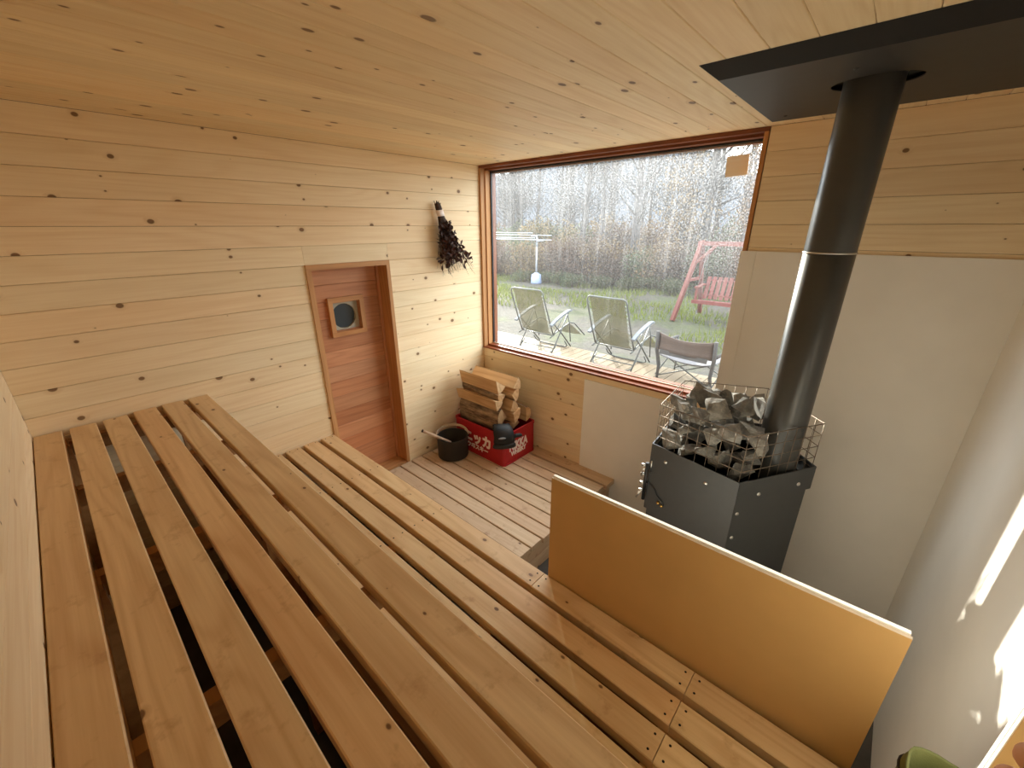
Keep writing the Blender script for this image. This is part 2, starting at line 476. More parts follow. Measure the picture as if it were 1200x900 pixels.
def frame_mat(xa, ya, za, loc):
    m = Matrix.Identity(4)
    for i in range(3):
        m[i][0] = xa[i]; m[i][1] = ya[i]; m[i][2] = za[i]; m[i][3] = loc[i]
    return m
AX_LEFT = ((0, 1, 0), (0, 0, 1), (1, 0, 0))
AX_FRONT = ((1, 0, 0), (0, 0, 1), (0, -1, 0))
AX_BACK = ((-1, 0, 0), (0, 0, 1), (0, 1, 0))
AX_RIGHT = ((0, -1, 0), (0, 0, 1), (-1, 0, 0))
AX_CEIL = ((0, 1, 0), (1, 0, 0), (0, 0, -1))
AX_UPX = ((1, 0, 0), (0, 1, 0), (0, 0, 1))
AX_UPY = ((0, 1, 0), (-1, 0, 0), (0, 0, 1))

def plank(name, parent, ax, loc, L, W, T, ch, mat):
    return obj(name, plank_mesh(L, W, T, ch, mat, name), None, parent, mat4=frame_mat(*ax, loc))

# ------------------------------------------------------------------ room shell
XR, YB, ZF, ZC = 3.053, -2.768, -0.23, 2.2815
T = 0.012
PW = 0.1115
DY0, DY1, DZ1 = -1.447, -0.928, 1.583      # door opening
WX0, WX1, WZ0, WZ1 = 0.0, 2.035, 0.790, ZC   # window hole

wl = obj('wall_left', MB().box(-0.16, -T, YB - .16, DY0 - .03, ZF, ZC).box(-0.16, -T, DY1 + .025, 0.16, ZF, ZC).box(-0.16, -T, DY0 - .03, DY1 + .025, DZ1 + .03, ZC).box(-0.16, -T, DY0 - .03, DY1 + .025, ZF, -0.02),
         'shell', label='pine plank wall with the low cedar door', kind='structure')
wf = obj('wall_front', MB().box(-T, XR, T, 0.15, ZF, WZ0).box(WX1, XR, T, 0.15, WZ0, ZC).box(-0.16, WX0, T, 0.15, WZ0, ZC),
         'shell', label='pine plank wall around the large window', kind='structure')
wb = obj('wall_back', MB().box(-T, XR + .16, YB - 0.16, YB - T, ZF, ZC), 'shell', label='pine plank wall behind the upper bench', kind='structure')
wr = obj('wall_right', MB().box(XR + .0125, XR + 0.16, YB - .012, 0.15, ZF, ZC), 'shell', label='white boarded wall beside the stove', kind='structure')
ce = obj('ceiling', MB().box(-0.16, XR + 0.16, YB - 0.16, 0.16, ZC + T, ZC + 0.16), 'shell', label='pine plank ceiling', kind='structure')
fl = obj('floor', MB().box(-0.16, XR + 0.16, YB - 0.16, 0.16, ZF - 0.1, ZF), 'concrete', label='grey concrete floor under the benches and stove', kind='structure')

# left wall boards
k = 0; z1 = ZC
while z1 > ZF + 0.01:
    z0 = max(z1 - PW, ZF); zc = (z0 + z1) / 2; w = z1 - z0 - 0.0012
    if z1 <= DZ1 + 0.031:
        segs = [(YB, DY0 - 0.03), (DY1 + 0.025, 0.0)]
    elif z0 >= DZ1 + 0.031:
        segs = [(YB, 0.0)]
    else:  # row notched by the door head
        segs = [(YB, DY0 - 0.03), (DY1 + 0.025, 0.0)]
        ha = DZ1 + 0.031
        plank('board', wl, AX_LEFT, (0, (DY0 - .03 + DY1 + .025) / 2, (ha + z1) / 2), DY1 + .025 - DY0 + .03, z1 - ha, T, 0.0018, 'pine')
    for a, b in segs:
        plank('board', wl, AX_LEFT, (0, (a + b) / 2, zc), b - a, w, T, 0.0018, 'pine')
    z1 = z0
# back wall boards
z1 = ZC
while z1 > ZF + 0.01:
    z0 = max(z1 - PW, ZF)
    plank('board', wb, AX_BACK, (XR / 2, YB, (z0 + z1) / 2), XR, z1 - z0 - .0012, T, 0.0018, 'pine')
    z1 = z0
# front wall boards
z1 = ZC
while z1 > ZF + 0.01:
    z0 = max(z1 - PW, ZF); zc = (z0 + z1) / 2
    if z1 <= WZ0 + 0.0: segs = [(0, XR)]
    elif z0 >= WZ0: segs = [(WX1 + .004, XR)]
    else:
        segs = [(WX1 + .004, XR)]
        plank('board', wf, AX_FRONT, (WX1 / 2, 0, (z0 + WZ0) / 2), WX1, WZ0 - z0, T, 0.0018, 'pine')
    for a, b in segs:
        plank('board', wf, AX_FRONT, ((a + b) / 2, 0, zc), b - a, z1 - z0 - .0012, T, 0.0018, 'pine')
    z1 = z0
# ceiling boards
xs = [0.0] + [0.008 + 0.112 * i for i in range(1, 28)] + [XR]
xs = [x for x in xs if x <= XR]
for a, b in zip(xs[:-1], xs[1:]):
    if b - a > 0.012:
        plank('board', ce, AX_CEIL, ((a + b) / 2, YB / 2, ZC), -YB, b - a - .0012, T, 0.002, 'pine_ceiling')
# white boards
def sheet(parent, x0, x1, y0, y1, z0, z1, name='plasterboard'):
    return obj(name, MB().box(x0, x1, y0, y1, z0, z1), 'white_board', parent)
sheet(wf, 1.098, 2.008, -0.0135, -0.0005, ZF, 0.748)
sheet(wf, 2.010, 2.085, -0.0135, -0.0005, ZF, 1.706)
sheet(wf, 2.086, XR, -0.0135, -0.0005, ZF, 1.706)
sheet(wr, XR, XR + .0125, YB + 0.01, -0.014, ZF, ZC)

# ------------------------------------------------------------------ window
win = obj('window_1', None, None, None, (0, 0, 0), label='large picture window in a red brown wooden frame', kind='structure')
def ring(x0, x1, z0, z1, w, y0, y1, names, mat, wt=None, wb_=None):
    wt = wt or w; wb_ = wb_ or w
    def bar(nm, a, b, c, d):
        L = max(b - a, d - c); hor = (b - a) >= (d - c)
        mb = MB()
        if hor:
            mb.box(-(b - a) / 2, (b - a) / 2, -(d - c) / 2, (d - c) / 2, -(y1 - y0), 0)
            ax = AX_FRONT
        else:
            mb.box(-(d - c) / 2, (d - c) / 2, -(b - a) / 2, (b - a) / 2, -(y1 - y0), 0)
            ax = ((0, 0, 1), (-1, 0, 0), (0, -1, 0))
        return obj(nm, mb, mat, win, mat4=frame_mat(*ax, ((a + b) / 2, y0, (c + d) / 2)))
    bar(names[0], x0, x1, z1 - wt, z1); bar(names[1], x0, x1, z0, z0 + wb_)
    bar(names[2], x0, x0 + w, z0 + wb_, z1 - wt); bar(names[2], x1 - w, x1, z0 + wb_, z1 - wt)
ring(0.001, 2.035, 0.792, ZC - .0005, 0.020, -0.006, 0.040, ('head_casing', 'sill_casing', 'side_casing'), 'redwood', wt=0.020, wb_=0.014)
ring(0.001, 2.035, 0.792, ZC - .0005, 0.030, 0.040, 0.092, ('head_frame', 'sill_frame', 'side_frame'), 'redwood', wt=0.034, wb_=0.030)
ring(0.024, 2.012, 0.815, ZC - .026, 0.018, 0.092, 0.102, ('gasket', 'glazing_bead', 'gasket'), 'gasket', wt=0.018, wb_=0.014)
for o in win.children:
    if o.name.startswith('glazing_bead'): o.data.materials[0] = M['palewood']  # pale wood puts the sunlit strip below the glass into the colour
    if o.name.startswith('side_casing') or o.name.startswith('side_frame'): o.data.materials[0] = M['cedar_frame']  # sides lighter than the head: light on them put into the wood colour
ring(0.001, 2.035, 0.792, ZC - .0005, 0.036, 0.112, 0.150, ('outer_head', 'outer_sill', 'outer_side'), 'redwood', wt=0.05, wb_=0.038)
obj('glass_pane', MB().box(-0.985, 0.985, -0.002, 0.002, -0.715, 0.720), 'glass', win, (1.018, 0.105, 1.535))

# ------------------------------------------------------------------ door
dr = obj('door_1', None, None, None, (0, 0, 0), label='low cedar plank door with a small square porthole window', kind='structure')
XD = -0.130
zz = 0.004; n = 0
heights = [0.112] * 14
tot = zz
while tot < DZ1 - 0.001:
    hgt = min(0.113, DZ1 + 0.006 - tot)
    zc = tot + hgt / 2
    y0, y1 = DY0 - 0.012, DY1 + 0.006
    fy0, fy1, fz0, fz1 = -1.29, -1.10, 1.155, 1.345
    if tot < fz1 and tot + hgt > fz0:
        plank('plank', dr, AX_LEFT, (XD, (y0 + fy0) / 2, zc), fy0 - y0, hgt - .001, 0.03, 0.002, 'cedar')
        plank('plank', dr, AX_LEFT, (XD, (fy1 + y1) / 2, zc), y1 - fy1, hgt - .001, 0.03, 0.002, 'cedar')
        if tot + hgt > fz1 + .004: plank('plank', dr, AX_LEFT, (XD, (fy0 + fy1) / 2, (fz1 + tot + hgt) / 2), fy1 - fy0, tot + hgt - fz1 - .001, 0.03, 0.0005, 'cedar')
        if tot < fz0 - .004: plank('plank', dr, AX_LEFT, (XD, (fy0 + fy1) / 2, (fz0 + tot) / 2), fy1 - fy0, fz0 - tot - .001, 0.03, 0.0005, 'cedar')
    else:
        plank('plank', dr, AX_LEFT, (XD, (y0 + y1) / 2, zc), y1 - y0, hgt - .001, 0.03, 0.002, 'cedar')
    tot += hgt
# porthole frame
def vbar(nm, parent, mat, y0, y1, z0, z1, x0, x1):
    """bar seen on the left wall: grain along its longer side"""
    ly, lz = y1 - y0, z1 - z0
    mb = MB()
    if ly >= lz:
        mb.box(-ly / 2, ly / 2, -lz / 2, lz / 2, -(x1 - x0), 0); ax = AX_LEFT
    else:
        mb.box(-lz / 2, lz / 2, -ly / 2, ly / 2, -(x1 - x0), 0); ax = ((0, 0, 1), (0, -1, 0), (1, 0, 0))
    return obj(nm, mb, mat, parent, mat4=frame_mat(*ax, (x1, (y0 + y1) / 2, (z0 + z1) / 2)))
pf = vbar('porthole_frame', dr, 'cedar_frame', -1.325, -1.068, 1.352, 1.385, XD - .03, XD + .022)
vbar('porthole_frame', dr, 'cedar_frame', -1.325, -1.068, 1.118, 1.150, XD - .03, XD + .022)
vbar('porthole_frame', dr, 'cedar_frame', -1.325, -1.294, 1.150, 1.352, XD - .03, XD + .022)
vbar('porthole_frame', dr, 'cedar_frame', -1.099, -1.068, 1.150, 1.352, XD - .03, XD + .022)
# back plate with a round opening, dark glass behind
cy, cz, cr = -1.205, 1.248, 0.086
mb = MB(); N = 40
outer = []
for j in range(N):
    a = 2 * math.pi * j / N; c_, s_ = math.cos(a), math.sin(a)
    q = 0.1025 / max(abs(c_), abs(s_)); outer.append((c_ * q, s_ * q))
inner = [(cr * math.cos(2 * math.pi * j / N), cr * math.sin(2 * math.pi * j / N)) for j in range(N)]
vs = [(XD - .022, -1.197 + p[0], 1.251 + p[1]) for p in outer] + [(XD - .022, cy + p[0], cz + p[1]) for p in inner] + [(XD - .042, cy + p[0], cz + p[1]) for p in inner]
fs = [(j, (j + 1) % N, N + (j + 1) % N, N + j) for j in range(N)] + [(N + j, N + (j + 1) % N, 2 * N + (j + 1) % N, 2 * N + j) for j in range(N)]
mb.add(vs, fs)
obj('porthole_plate', mb, plain('porthole_plate', rgb(176, 170, 150), rough=0.4), dr)
mb = MB(); mb.add([(XD - .040, cy + 1.02 * p[0], cz + 1.02 * p[1]) for p in inner], [tuple(range(N))])
obj('porthole_glass', mb, 'porthole', dr)
# casing and jambs
vbar('head_casing', dr, 'cedar_frame', DY0 - .032, DY1 + .026, DZ1, DZ1 + .032, -0.16, 0.010)
vbar('side_casing', dr, 'cedar_frame', DY0 - .032, DY0, 0.0, DZ1, -0.16, 0.010)
vbar('side_casing', dr, 'cedar_frame', DY1, DY1 + .026, 0.0, DZ1, -0.16, 0.010)
vbar('door_stop', dr, 'cedar', DY1 - .016, DY1, 0.012, DZ1, -0.126, -0.108)
vbar('threshold', dr, 'cedar_frame', DY0, DY1, -0.020, 0.010, -0.16, 0.0)

# ------------------------------------------------------------------ entrance platform
pl = empty('wooden_platform', (0.7, -0.77, ZF), 'low platform of pale spruce planks below the window and door', 'platform')
def child(name, mb, mat, parent, **kw):
    o = obj(name, mb, mat, parent, **kw)
    o.matrix_parent_inverse = parent.matrix_basis.inverted()
    return o
def cplank(name, parent, ax, loc, L, W, T_, ch, mat):
    o = plank(name, parent, ax, loc, L, W, T_, ch, mat)
    o.matrix_parent_inverse = parent.matrix_basis.inverted()
    return o
edges = [-0.002, -0.124] + [-0.134 - 0.108 * i for i in range(13)]
ys = [(-0.002, -0.124)] + [(-0.144 + 0.010 - 0.108 * i - 0.010, -0.134 - 0.108 * (i + 1) + 0.000) for i in range(12)]
random.seed(3)
for i, (a, b) in enumerate(ys):
    xe = 1.402 + random.uniform(-.006, .006) + (0.02 if i == 0 else 0)
    cplank('plank', pl, AX_UPX, ((0.012 + xe) / 2, (a + b) / 2, 0), xe - 0.012, abs(b - a), 0.036, 0.003, 'deck')
for z0, z1 in ((-0.13, -0.042), (-0.228, -0.134)):
    cplank('fascia_board', pl, ((0, 1, 0), (0, 0, 1), (1, 0, 0)), (1.388, -0.72, (z0 + z1) / 2), 1.40, z1 - z0, 0.03, 0.002, 'deck')
for y in (-0.06, -0.7, -1.38):
    child('joist', MB().box(0.02, 1.355, y - .02, y + .02, ZF, -0.037), 'beam', pl)

# ------------------------------------------------------------------ benches
ub = empty('upper_bench', (1.5, -2.45, ZF), 'high wide bench of six planks along the back wall', 'bench')
pitch = (2.768 - 2.120 + 0.0225) / 6
for i in range(6):
    ya = YB + 0.003 + pitch * i
    x0 = 0.024 if i < 3 else 0.006
    cplank('plank', ub, AX_UPX, ((x0 + XR - .006) / 2, ya + 0.0445, 0.978), XR - .006 - x0, 0.0885, 0.038, 0.003, 'bench')
for x in (0.06, 0.60, 1.20, 1.81, 2.40, 2.98):
    child('joist', MB().box(x - .019, x + .019, YB + .015, -2.13, 0.87, 0.9385), 'beam', ub)
for x in (0.06, 1.20, 2.40, 2.98):
    for y in (YB + .06, -2.245):
        child('leg', MB().box(x - .019 + .04, x + .019 + .04, y - .04, y + .04, ZF, 0.9385), 'beam', ub)

for z0 in [-0.228 + 0.1094 * i for i in range(9)]:
    cplank('added_light_block', ub, AX_FRONT if False else ((-1, 0, 0), (0, 0, 1), (0, 1, 0)), (XR / 2, -2.178, z0 + .054), XR - .02, 0.108, 0.018, 0.002, 'beam')  # added boards, closing off light to keep the space under the bench dark
lb = empty('lower_bench', (1.5, -1.8, ZF), 'lower step bench of long planks before the high bench', 'bench')
def screw_mesh():
    return MB().lathe([(0.0, 0.0006), (0.0035, 0.0006), (0.0038, 0.0)], 8).mesh('screw')
SCREW = screw_mesh(); SCREW.materials.append(M['black_and_shade'])
lp = 0.1165
for i in range(6):
    yb_, ya = -1.484 - lp * i, -1.484 - lp * i - 0.0905
    cuts = [0.006, 1.857, 2.470, XR - .006] if i == 0 else ([0.006, 2.470, XR - .006] if i < 3 else [0.006, XR - .006])
    for j, (a, b) in enumerate(zip(cuts[:-1], cuts[1:])):
        p = cplank('plank', lb, AX_UPX, ((a + b) / 2, (ya + yb_) / 2, 0.479), b - a - .0015, 0.0905, 0.038, 0.003, 'bench')
        L = b - a
        for sx in ([-L / 2 + .022, L / 2 - .022] + ([-L / 2 + 0.6, -L / 2 + 1.2] if L > 1.5 else [])):
            if i < 4:
                for sy in (-.024, .024):
                    s = obj('screw', SCREW, None, p, (sx, sy, 0.0004))
for x in (0.05, 0.61, 1.22, 1.83, 2.47, 2.98):
    child('joist', MB().box(x - .03, x + .03, -2.16, -1.50, 0.352, 0.4398), 'beam', lb)
for x in (0.05, 1.22, 2.47, 2.98):
    for y in (-1.54, -2.12):
        child('leg', MB().box(x - .019, x + .019, y - .03, y + .03, ZF, 0.352), 'beam', lb)

for z0 in (-0.22, -0.10, 0.02, 0.14, 0.26):
    cplank('added_light_stop', lb, ((-1, 0, 0), (0, 0, 1), (0, 1, 0)), ((1.41 + XR) / 2 if z0 < -.02 else XR / 2 + .01, -1.499, z0 + .057), (XR - 1.43) if z0 < -.02 else XR - .04, 0.114, 0.016, 0.002, 'beam')  # added boards that stop light leaking up through the lower bench gaps
# ------------------------------------------------------------------ kraft faced guard board
gb = empty('guard_board', (2.37, -1.47, 0.30), 'brown kraft faced board with a white edge standing before the stove', 'board')
gang = math.atan2(0.024, 1.0)
Rg = Matrix.Translation((1.873, -1.482, 0)) @ Matrix.Rotation(gang, 4, 'Z')
child('kraft_sheet', MB().box(0, 1.0, 0.000, 0.0095, 0.30, 0.951), 'kraft', gb, mat4=Rg)
child('edge_strip', MB().box(0, 1.0, 0.0003, 0.0093, 0.951, 0.9525), 'board_edge', gb, mat4=Rg)
child('backing_sheet', MB().box(0, 0.997, 0.0100, 0.0215, 0.30, 0.957), 'white_board', gb, mat4=Rg)
kb = empty('offcut_board', (2.995, -1.745, 0.479), 'narrow brown kraft faced board with pale edge standing on the bench against the white wall', 'board')
child('kraft_sheet', MB().box(2.943, XR - .002, -1.7595, -1.750, 0.4795, 1.30), 'kraft', kb)
child('backing_sheet', MB().box(2.941, XR - .002, -1.7493, -1.738, 0.4795, 1.30), 'white_board', kb)
child('edge_strip', MB().box(2.9415, 2.9428, -1.7593, -1.750, 0.4795, 1.30), 'board_edge', kb)

# ------------------------------------------------------------------ stove
ZS = 0.865
F0 = Vector((2.386, -0.908, 0)); SIDE = 0.412
d0 = math.radians(-11.5)
V = [F0 - SIDE * Vector((math.cos(d0), math.sin(d0), 0)), F0]
for kx in (1, 2, 3):
    a = d0 + math.radians(72 * kx) - (math.radians(1.5) if kx == 1 else 0)
    V.append(V[-1] + SIDE * Vector((math.cos(a), math.sin(a), 0)))
CEN = sum(V, Vector()) / 5
def inset(dist):
    r0 = (V[0] - CEN).length; f = 1 - dist / (r0 * math.cos(math.radians(36)))
    return [CEN + (v - CEN) * f for v in V]
st = empty('sauna_stove', (CEN.x, CEN.y, ZF), 'black steel five sided sauna stove filled with stones', 'stove')
PB = inset(0.012)
mb = MB(); mb.prism([(p.x, p.y) for p in PB], ZF, 0.80)
child('body', mb, 'blacksteel', st)
# collar: five panels round the top, open above
PO, PI = V, inset(0.006)
for i in range(5):
    a, b = PO[i], PO[(i + 1) % 5]; c, d = PI[i], PI[(i + 1) % 5]
    e = (b - a).normalized() * 0.0008
    vs = [(a + e).to_tuple()[:2], (b - e).to_tuple()[:2], (d - e).to_tuple()[:2], (c + e).to_tuple()[:2]]
    z0 = 0.755 if i in (1, 2, 3) else 0.50
    child('collar_panel', MB().prism(vs, z0, ZS), 'blacksteel', st)
child('stone_tray', MB().prism([(p.x, p.y) for p in inset(0.007)], 0.795, 0.80), 'black_and_shade', st)
def bolt(face, t, z, off=0.0):
    a, b = (PO if off == 0 else PB)[face], (PO if off == 0 else PB)[(face + 1) % 5]
    p = a.lerp(b, t); nrm = Vector(((b - a).y, -(b - a).x, 0)).normalized()
    mb = MB().lathe([(0.0, 0.005), (0.006, 0.0045), (0.0085, 0.002), (0.009, 0.0)], 10)
    q = nrm.to_track_quat('Z', 'Y').to_matrix().to_4x4()
    child('bolt', mb, 'steel', st, mat4=Matrix.Translation((p.x + nrm.x * .0005, p.y + nrm.y * .0005, z)) @ q)
bolt(0, 0.20, 0.800); bolt(0, 0.68, 0.792)
bolt(1, 0.28, 0.790); bolt(1, 0.80, 0.795)
bolt(1, 0.07, 0.700, 1); bolt(1, 0.07, 0.575, 1)
# latch, hinge pins and thermometer lead on the left edge
nl = Vector(((V[1] - V[0]).y, -(V[1] - V[0]).x, 0)).normalized()
el = (V[1] - V[0]).normalized()
def onleft(t, z, out): return V[0] + el * t + nl * out + Vector((0, 0, z))
mb = MB()
mb.tube([onleft(-.004, .76, .010), onleft(-.004, .55, .010)], 0.009, 8)
child('hinge_rod', mb, 'blackrubber', st)
child('hinge_strip', MB().tube([onleft(.014, .775, .004), onleft(.014, .715, .004)], 0.0035, 6), 'steel', st)
for z in (.74, .69, .64, .595):
    child('hinge_pin', MB().tube([onleft(-.012, z, .008), onleft(-.032, z - .004, .010)], 0.0075, 8), 'steel', st)
child('latch_arm', MB().tube([onleft(-.006, .735, .012), onleft(-.022, .71, .016), onleft(-.026, .68, .016)], 0.005, 6), 'steel', st)
child('latch_handle', MB().tube([onleft(-.022, .59, .012), onleft(-.034, .565, .016), onleft(-.040, .545, .016)], 0.006, 6), 'steel', st)
child('sensor_cable', MB().tube([onleft(.004, .655, .012), onleft(.03, .648, .008), onleft(.05, .63, .006), onleft(.066, .605, .006), (onleft(.09, .592, .006)), onleft(.105, .578, .006), onleft(.10, .562, .006)], 0.0035, 6), 'blackrubber', st)
for t in (.078, .098):
    child('sensor_plug', MB().lathe([(0, .012), (.005, .012), (.008, .008), (.008, 0)], 8), 'brass', st,
          mat4=Matrix.Translation(onleft(t, .572 - (t - .078) * .3, .001)) @ nl.to_track_quat('Z', 'Y').to_matrix().to_4x4())

# wire basket
ZB0, ZB1 = 0.842, 1.066
bk = empty('stone_basket', (CEN.x, CEN.y, 0.80), 'five sided wire mesh basket round the stove stones', 'basket')
PBK = inset(0.013)
for i in range(5):
    a, b = PBK[i], PBK[(i + 1) % 5]
    mb = MB()
    nv = 8
    for j in range(nv):
        p = a.lerp(b, j / nv)
        mb.tube([(p.x, p.y, ZB0), (p.x, p.y, ZB1 + .003)], 0.0016, 5)
    for j in range(4):
        z = ZB1 - 0.053 * (j + 1)
        mb.tube([(a.x, a.y, z), (b.x, b.y, z)], 0.0016, 5)
    child('mesh_panel', mb, 'wire', bk)
child('rim_wire', MB().tube([(p.x, p.y, ZB1) for p in PBK], 0.0024, 6, closed=True), 'wire', bk)

# flue pipe
PX, PY, PR = 2.452, -0.604, 0.0805
fp = empty('flue_pipe', (PX, PY, 0.80), 'tall black round flue pipe rising from the stove', 'flue pipe')
child('lower_pipe', MB().lathe([(PR, 0.80), (PR, 1.735), (PR - .003, 1.737)], 48, (PX, PY, 0)), 'pipe', fp)
child('joint_ring', MB().lathe([(PR + .0005, 1.7355), (PR + .0028, 1.737), (PR + .0028, 1.7405), (PR + .0005, 1.742)], 48, (PX, PY, 0)), 'steel', fp)
child('upper_pipe', MB().lathe([(PR - .0005, 1.737), (PR - .0005, ZC + .005)], 48, (PX, PY, 0)), 'pipe', fp)
# ceiling shield
HB = 0.018
sh = empty('ceiling_shield', (2.55, -0.6, ZC - HB), 'black steel heat shield under the ceiling round the flue', 'heat shield')
xl0, xl1 = 2.060, 2.083; yf0, yf1 = -1.068, -0.945; yb0 = -0.19
hr = 0.118
NH = 48; zb = ZC - HB
cx, cyy = PX + .005, PY + .004
circ = [(cx + hr * math.cos(2 * math.pi * j / NH), cyy + 0.086 * math.sin(2 * math.pi * j / NH)) for j in range(NH)]
rect = []
for j in range(NH):
    a = 2 * math.pi * j / NH; c_, s_ = math.cos(a), math.sin(a)
    tx = ((XR - .002 - cx) / c_ if c_ > 0 else (xl1 - cx) / c_) if abs(c_) > 1e-9 else 1e9
    ty = ((yb0 - cyy) / s_ if s_ > 0 else (yf1 - cyy) / s_) if abs(s_) > 1e-9 else 1e9
    t = min(tx, ty); rect.append((cx + c_ * t, cyy + s_ * t))
# put the nearest spokes on the true corners
for cxr, cyr in ((xl1, yf1), (XR - .002, yf1), (xl1, yb0), (XR - .002, yb0)):
    jj = min(range(NH), key=lambda j: (rect[j][0] - cxr) ** 2 + (rect[j][1] - cyr) ** 2); rect[jj] = (cxr, cyr)
mb = MB()
vs = [(p[0], p[1], zb) for p in rect] + [(p[0], p[1], zb) for p in circ] + [(p[0], p[1], zb + .004) for p in circ] + [(p[0], p[1], zb + .004) for p in rect]
fs = []
for j in range(NH):
    k2 = (j + 1) % NH
    fs += [(NH + j, NH + k2, k2, j), (NH + j, 2 * NH + j, 2 * NH + k2, NH + k2), (2 * NH + j, 3 * NH + j, 3 * NH + k2, 2 * NH + k2)]
mb.add(vs, fs)
child('bottom_plate', mb, 'shield', sh)
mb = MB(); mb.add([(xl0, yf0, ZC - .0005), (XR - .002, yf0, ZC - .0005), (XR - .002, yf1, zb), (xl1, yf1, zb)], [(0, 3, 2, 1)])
child('front_flange', mb, 'black_and_shade', sh)  # flange blacker than the plate: its shade is put into the colour
mb = MB(); mb.add([(xl0, yf0, ZC - .0005), (xl1, yf1, zb), (xl1, yb0, zb), (xl0, yb0, ZC - .0005)], [(0, 3, 2, 1)])
child('side_flange', mb, 'shield', sh)
child('rear_flange', MB().box(xl1, XR - .002, yb0, yb0 + .002, zb, ZC - .0005), 'shield', sh)
child('gap_shade_disc', MB().lathe([(PR - .003, ZC - .001), (0.24, ZC - .001)], 32, (cx, cyy, 0)), 'black_and_shade', sh)  # flat black disc over the ceiling boards, painting the gap's shade
for bx, by in ((2.42, -0.79), (2.90, -0.80), (2.15, -0.28)):
    child('bolt', MB().lathe([(0, -.004), (.006, -.003), (.008, 0)], 10, (bx, by, zb)), 'shield', sh)

# ------------------------------------------------------------------ stones
def stone_mesh(seed, r):
    rnd = random.Random(seed); bm = bmesh.new()
    sx, sy, sz = rnd.uniform(.8, 1.25), rnd.uniform(.75, 1.1), rnd.uniform(.6, .9)
    for _ in range(11):
        v = Vector((rnd.gauss(0, 1), rnd.gauss(0, 1), rnd.gauss(0, 1))).normalized() * rnd.uniform(.82, 1.08)
        bm.verts.new((v.x * r * sx, v.y * r * sy, v.z * r * sz))
    res = bmesh.ops.convex_hull(bm, input=bm.verts)
    bmesh.ops.delete(bm, geom=list({g for g in res['geom_interior'] + res['geom_unused'] if isinstance(g, bmesh.types.BMVert)}), context='VERTS')
    bmesh.ops.subdivide_edges(bm, edges=bm.edges, cuts=2, use_grid_fill=True)
    off = Vector((seed * 3.7, seed * 1.3, 0))
    for v in bm.verts:
        v.co += v.co.normalized() * (noise.fractal(v.co * 22 + off, .7, 2.1, 4) * r * 0.09)
    me = bpy.data.meshes.new('sauna_stone'); bm.to_mesh(me); bm.free()
    me.materials.append(M['stone'])
    return me
SM = [stone_mesh(i + 1, 0.072) for i in range(14)]
rnd = random.Random(11)
placed = []
inr = (V[0].lerp(V[1], .5) - CEN).length - 0.075
def inside(x, y, marg):
    for i in range(5):
        a, b = V[i], V[(i + 1) % 5]; e = (b - a).normalized()
        if e.x * (y - a.y) - e.y * (x - a.x) < marg: return False
    return True
def drop(x, y, r):
    """rest a ball of radius r on the stones below"""
    z = 0.80 + r * 0.8
    for px, py, pz, pr in placed:
        d = math.hypot(px - x, py - y); rr = (pr + r) * 0.76
        if d < rr: z = max(z, pz + math.sqrt(rr * rr - d * d))
    return z
count = 0
for att in range(3000):
    if count >= 95: break
    best = None
    for _ in range(16):
        x = CEN.x + rnd.uniform(-.36, .36); y = CEN.y + rnd.uniform(-.36, .36)
        r = rnd.uniform(.050, .080)
        if not inside(x, y, r * 0.80 + .013): continue
        if math.hypot(x - PX, y - PY) < PR + r * 0.85: continue
        z = drop(x, y, r)
        edge = max(0.0, min(1.0, (0.33 - math.hypot(x - CEN.x + .03, y - CEN.y + .03)) / .22))
        if z + r * .8 > 1.062 + 0.075 * edge: continue
        if best is None or z < best[2]: best = (x, y, z, r)
    if best is None: continue
    placed.append(best); count += 1
for i, (x, y, z, r) in enumerate(placed):
    if math.hypot(x - PX, y - PY) < PR + r + .045: lab, grp = 'rough grey split stone wedged against the flue pipe in the basket', 'stones against the flue pipe'
    elif z < 0.885: lab, grp = 'rough grey split stone low in the basket on the stove top', 'stones at the bottom of the basket'
    elif not inside(x, y, r + .045): lab, grp = 'rough grey split stone pressed against the wire mesh of the basket', 'stones against the wire mesh'
    else: lab, grp = 'rough grey split stone on top of the heap amid the basket', 'stones on top of the heap'
    o = obj('sauna_stone', SM[i % 14], None, None, (x, y, z), (rnd.uniform(0, 6.3), rnd.uniform(-.6, .6), rnd.uniform(0, 6.3)),
            label=lab, cat='stone', group=grp)
    s = r / 0.066 * 0.98; o.scale = (s, s, s)

# ------------------------------------------------------------------ firewood crate
CX0, CX1, CY0, CY1, CH = 0.080, 0.667, -0.455, -0.060, 0.282
cr_ = empty('drinks_crate', ((CX0 + CX1) / 2, (CY0 + CY1) / 2, 0), 'red plastic bottle crate with white lettering holding firewood', 'crate')
def rrect(x0, x1, y0, y1, r, n=5):
    pts = []
    for cx_, cy_, a0 in ((x1 - r, y0 + r, -90), (x1 - r, y1 - r, 0), (x0 + r, y1 - r, 90), (x0 + r, y0 + r, 180)):
        for j in range(n + 1):
            a = math.radians(a0 + 90 * j / n); pts.append((cx_ + r * math.cos(a), cy_ + r * math.sin(a)))
    return pts
def shell(o0, o1, z0, z1, name):
    """closed wall between two outlines"""
    n = len(o0)
    vs = [(p[0], p[1], z) for z in (z0, z1) for p in o0] + [(p[0], p[1], z) for z in (z0, z1) for p in o1]
    fs = []
    for j in range(n):
        k2 = (j + 1) % n
        fs += [(j, k2, n + k2, n + j), (2 * n + k2, 2 * n + j, 3 * n + j, 3 * n + k2), (n + j, n + k2, 3 * n + k2, 3 * n + j), (k2, j, 2 * n + j, 2 * n + k2)]
    return MB().add(vs, fs)
oo = rrect(CX0, CX1, CY0, CY1, .030); oi_ = rrect(CX0 + .012, CX1 - .012, CY0 + .012, CY1 - .012, .022)
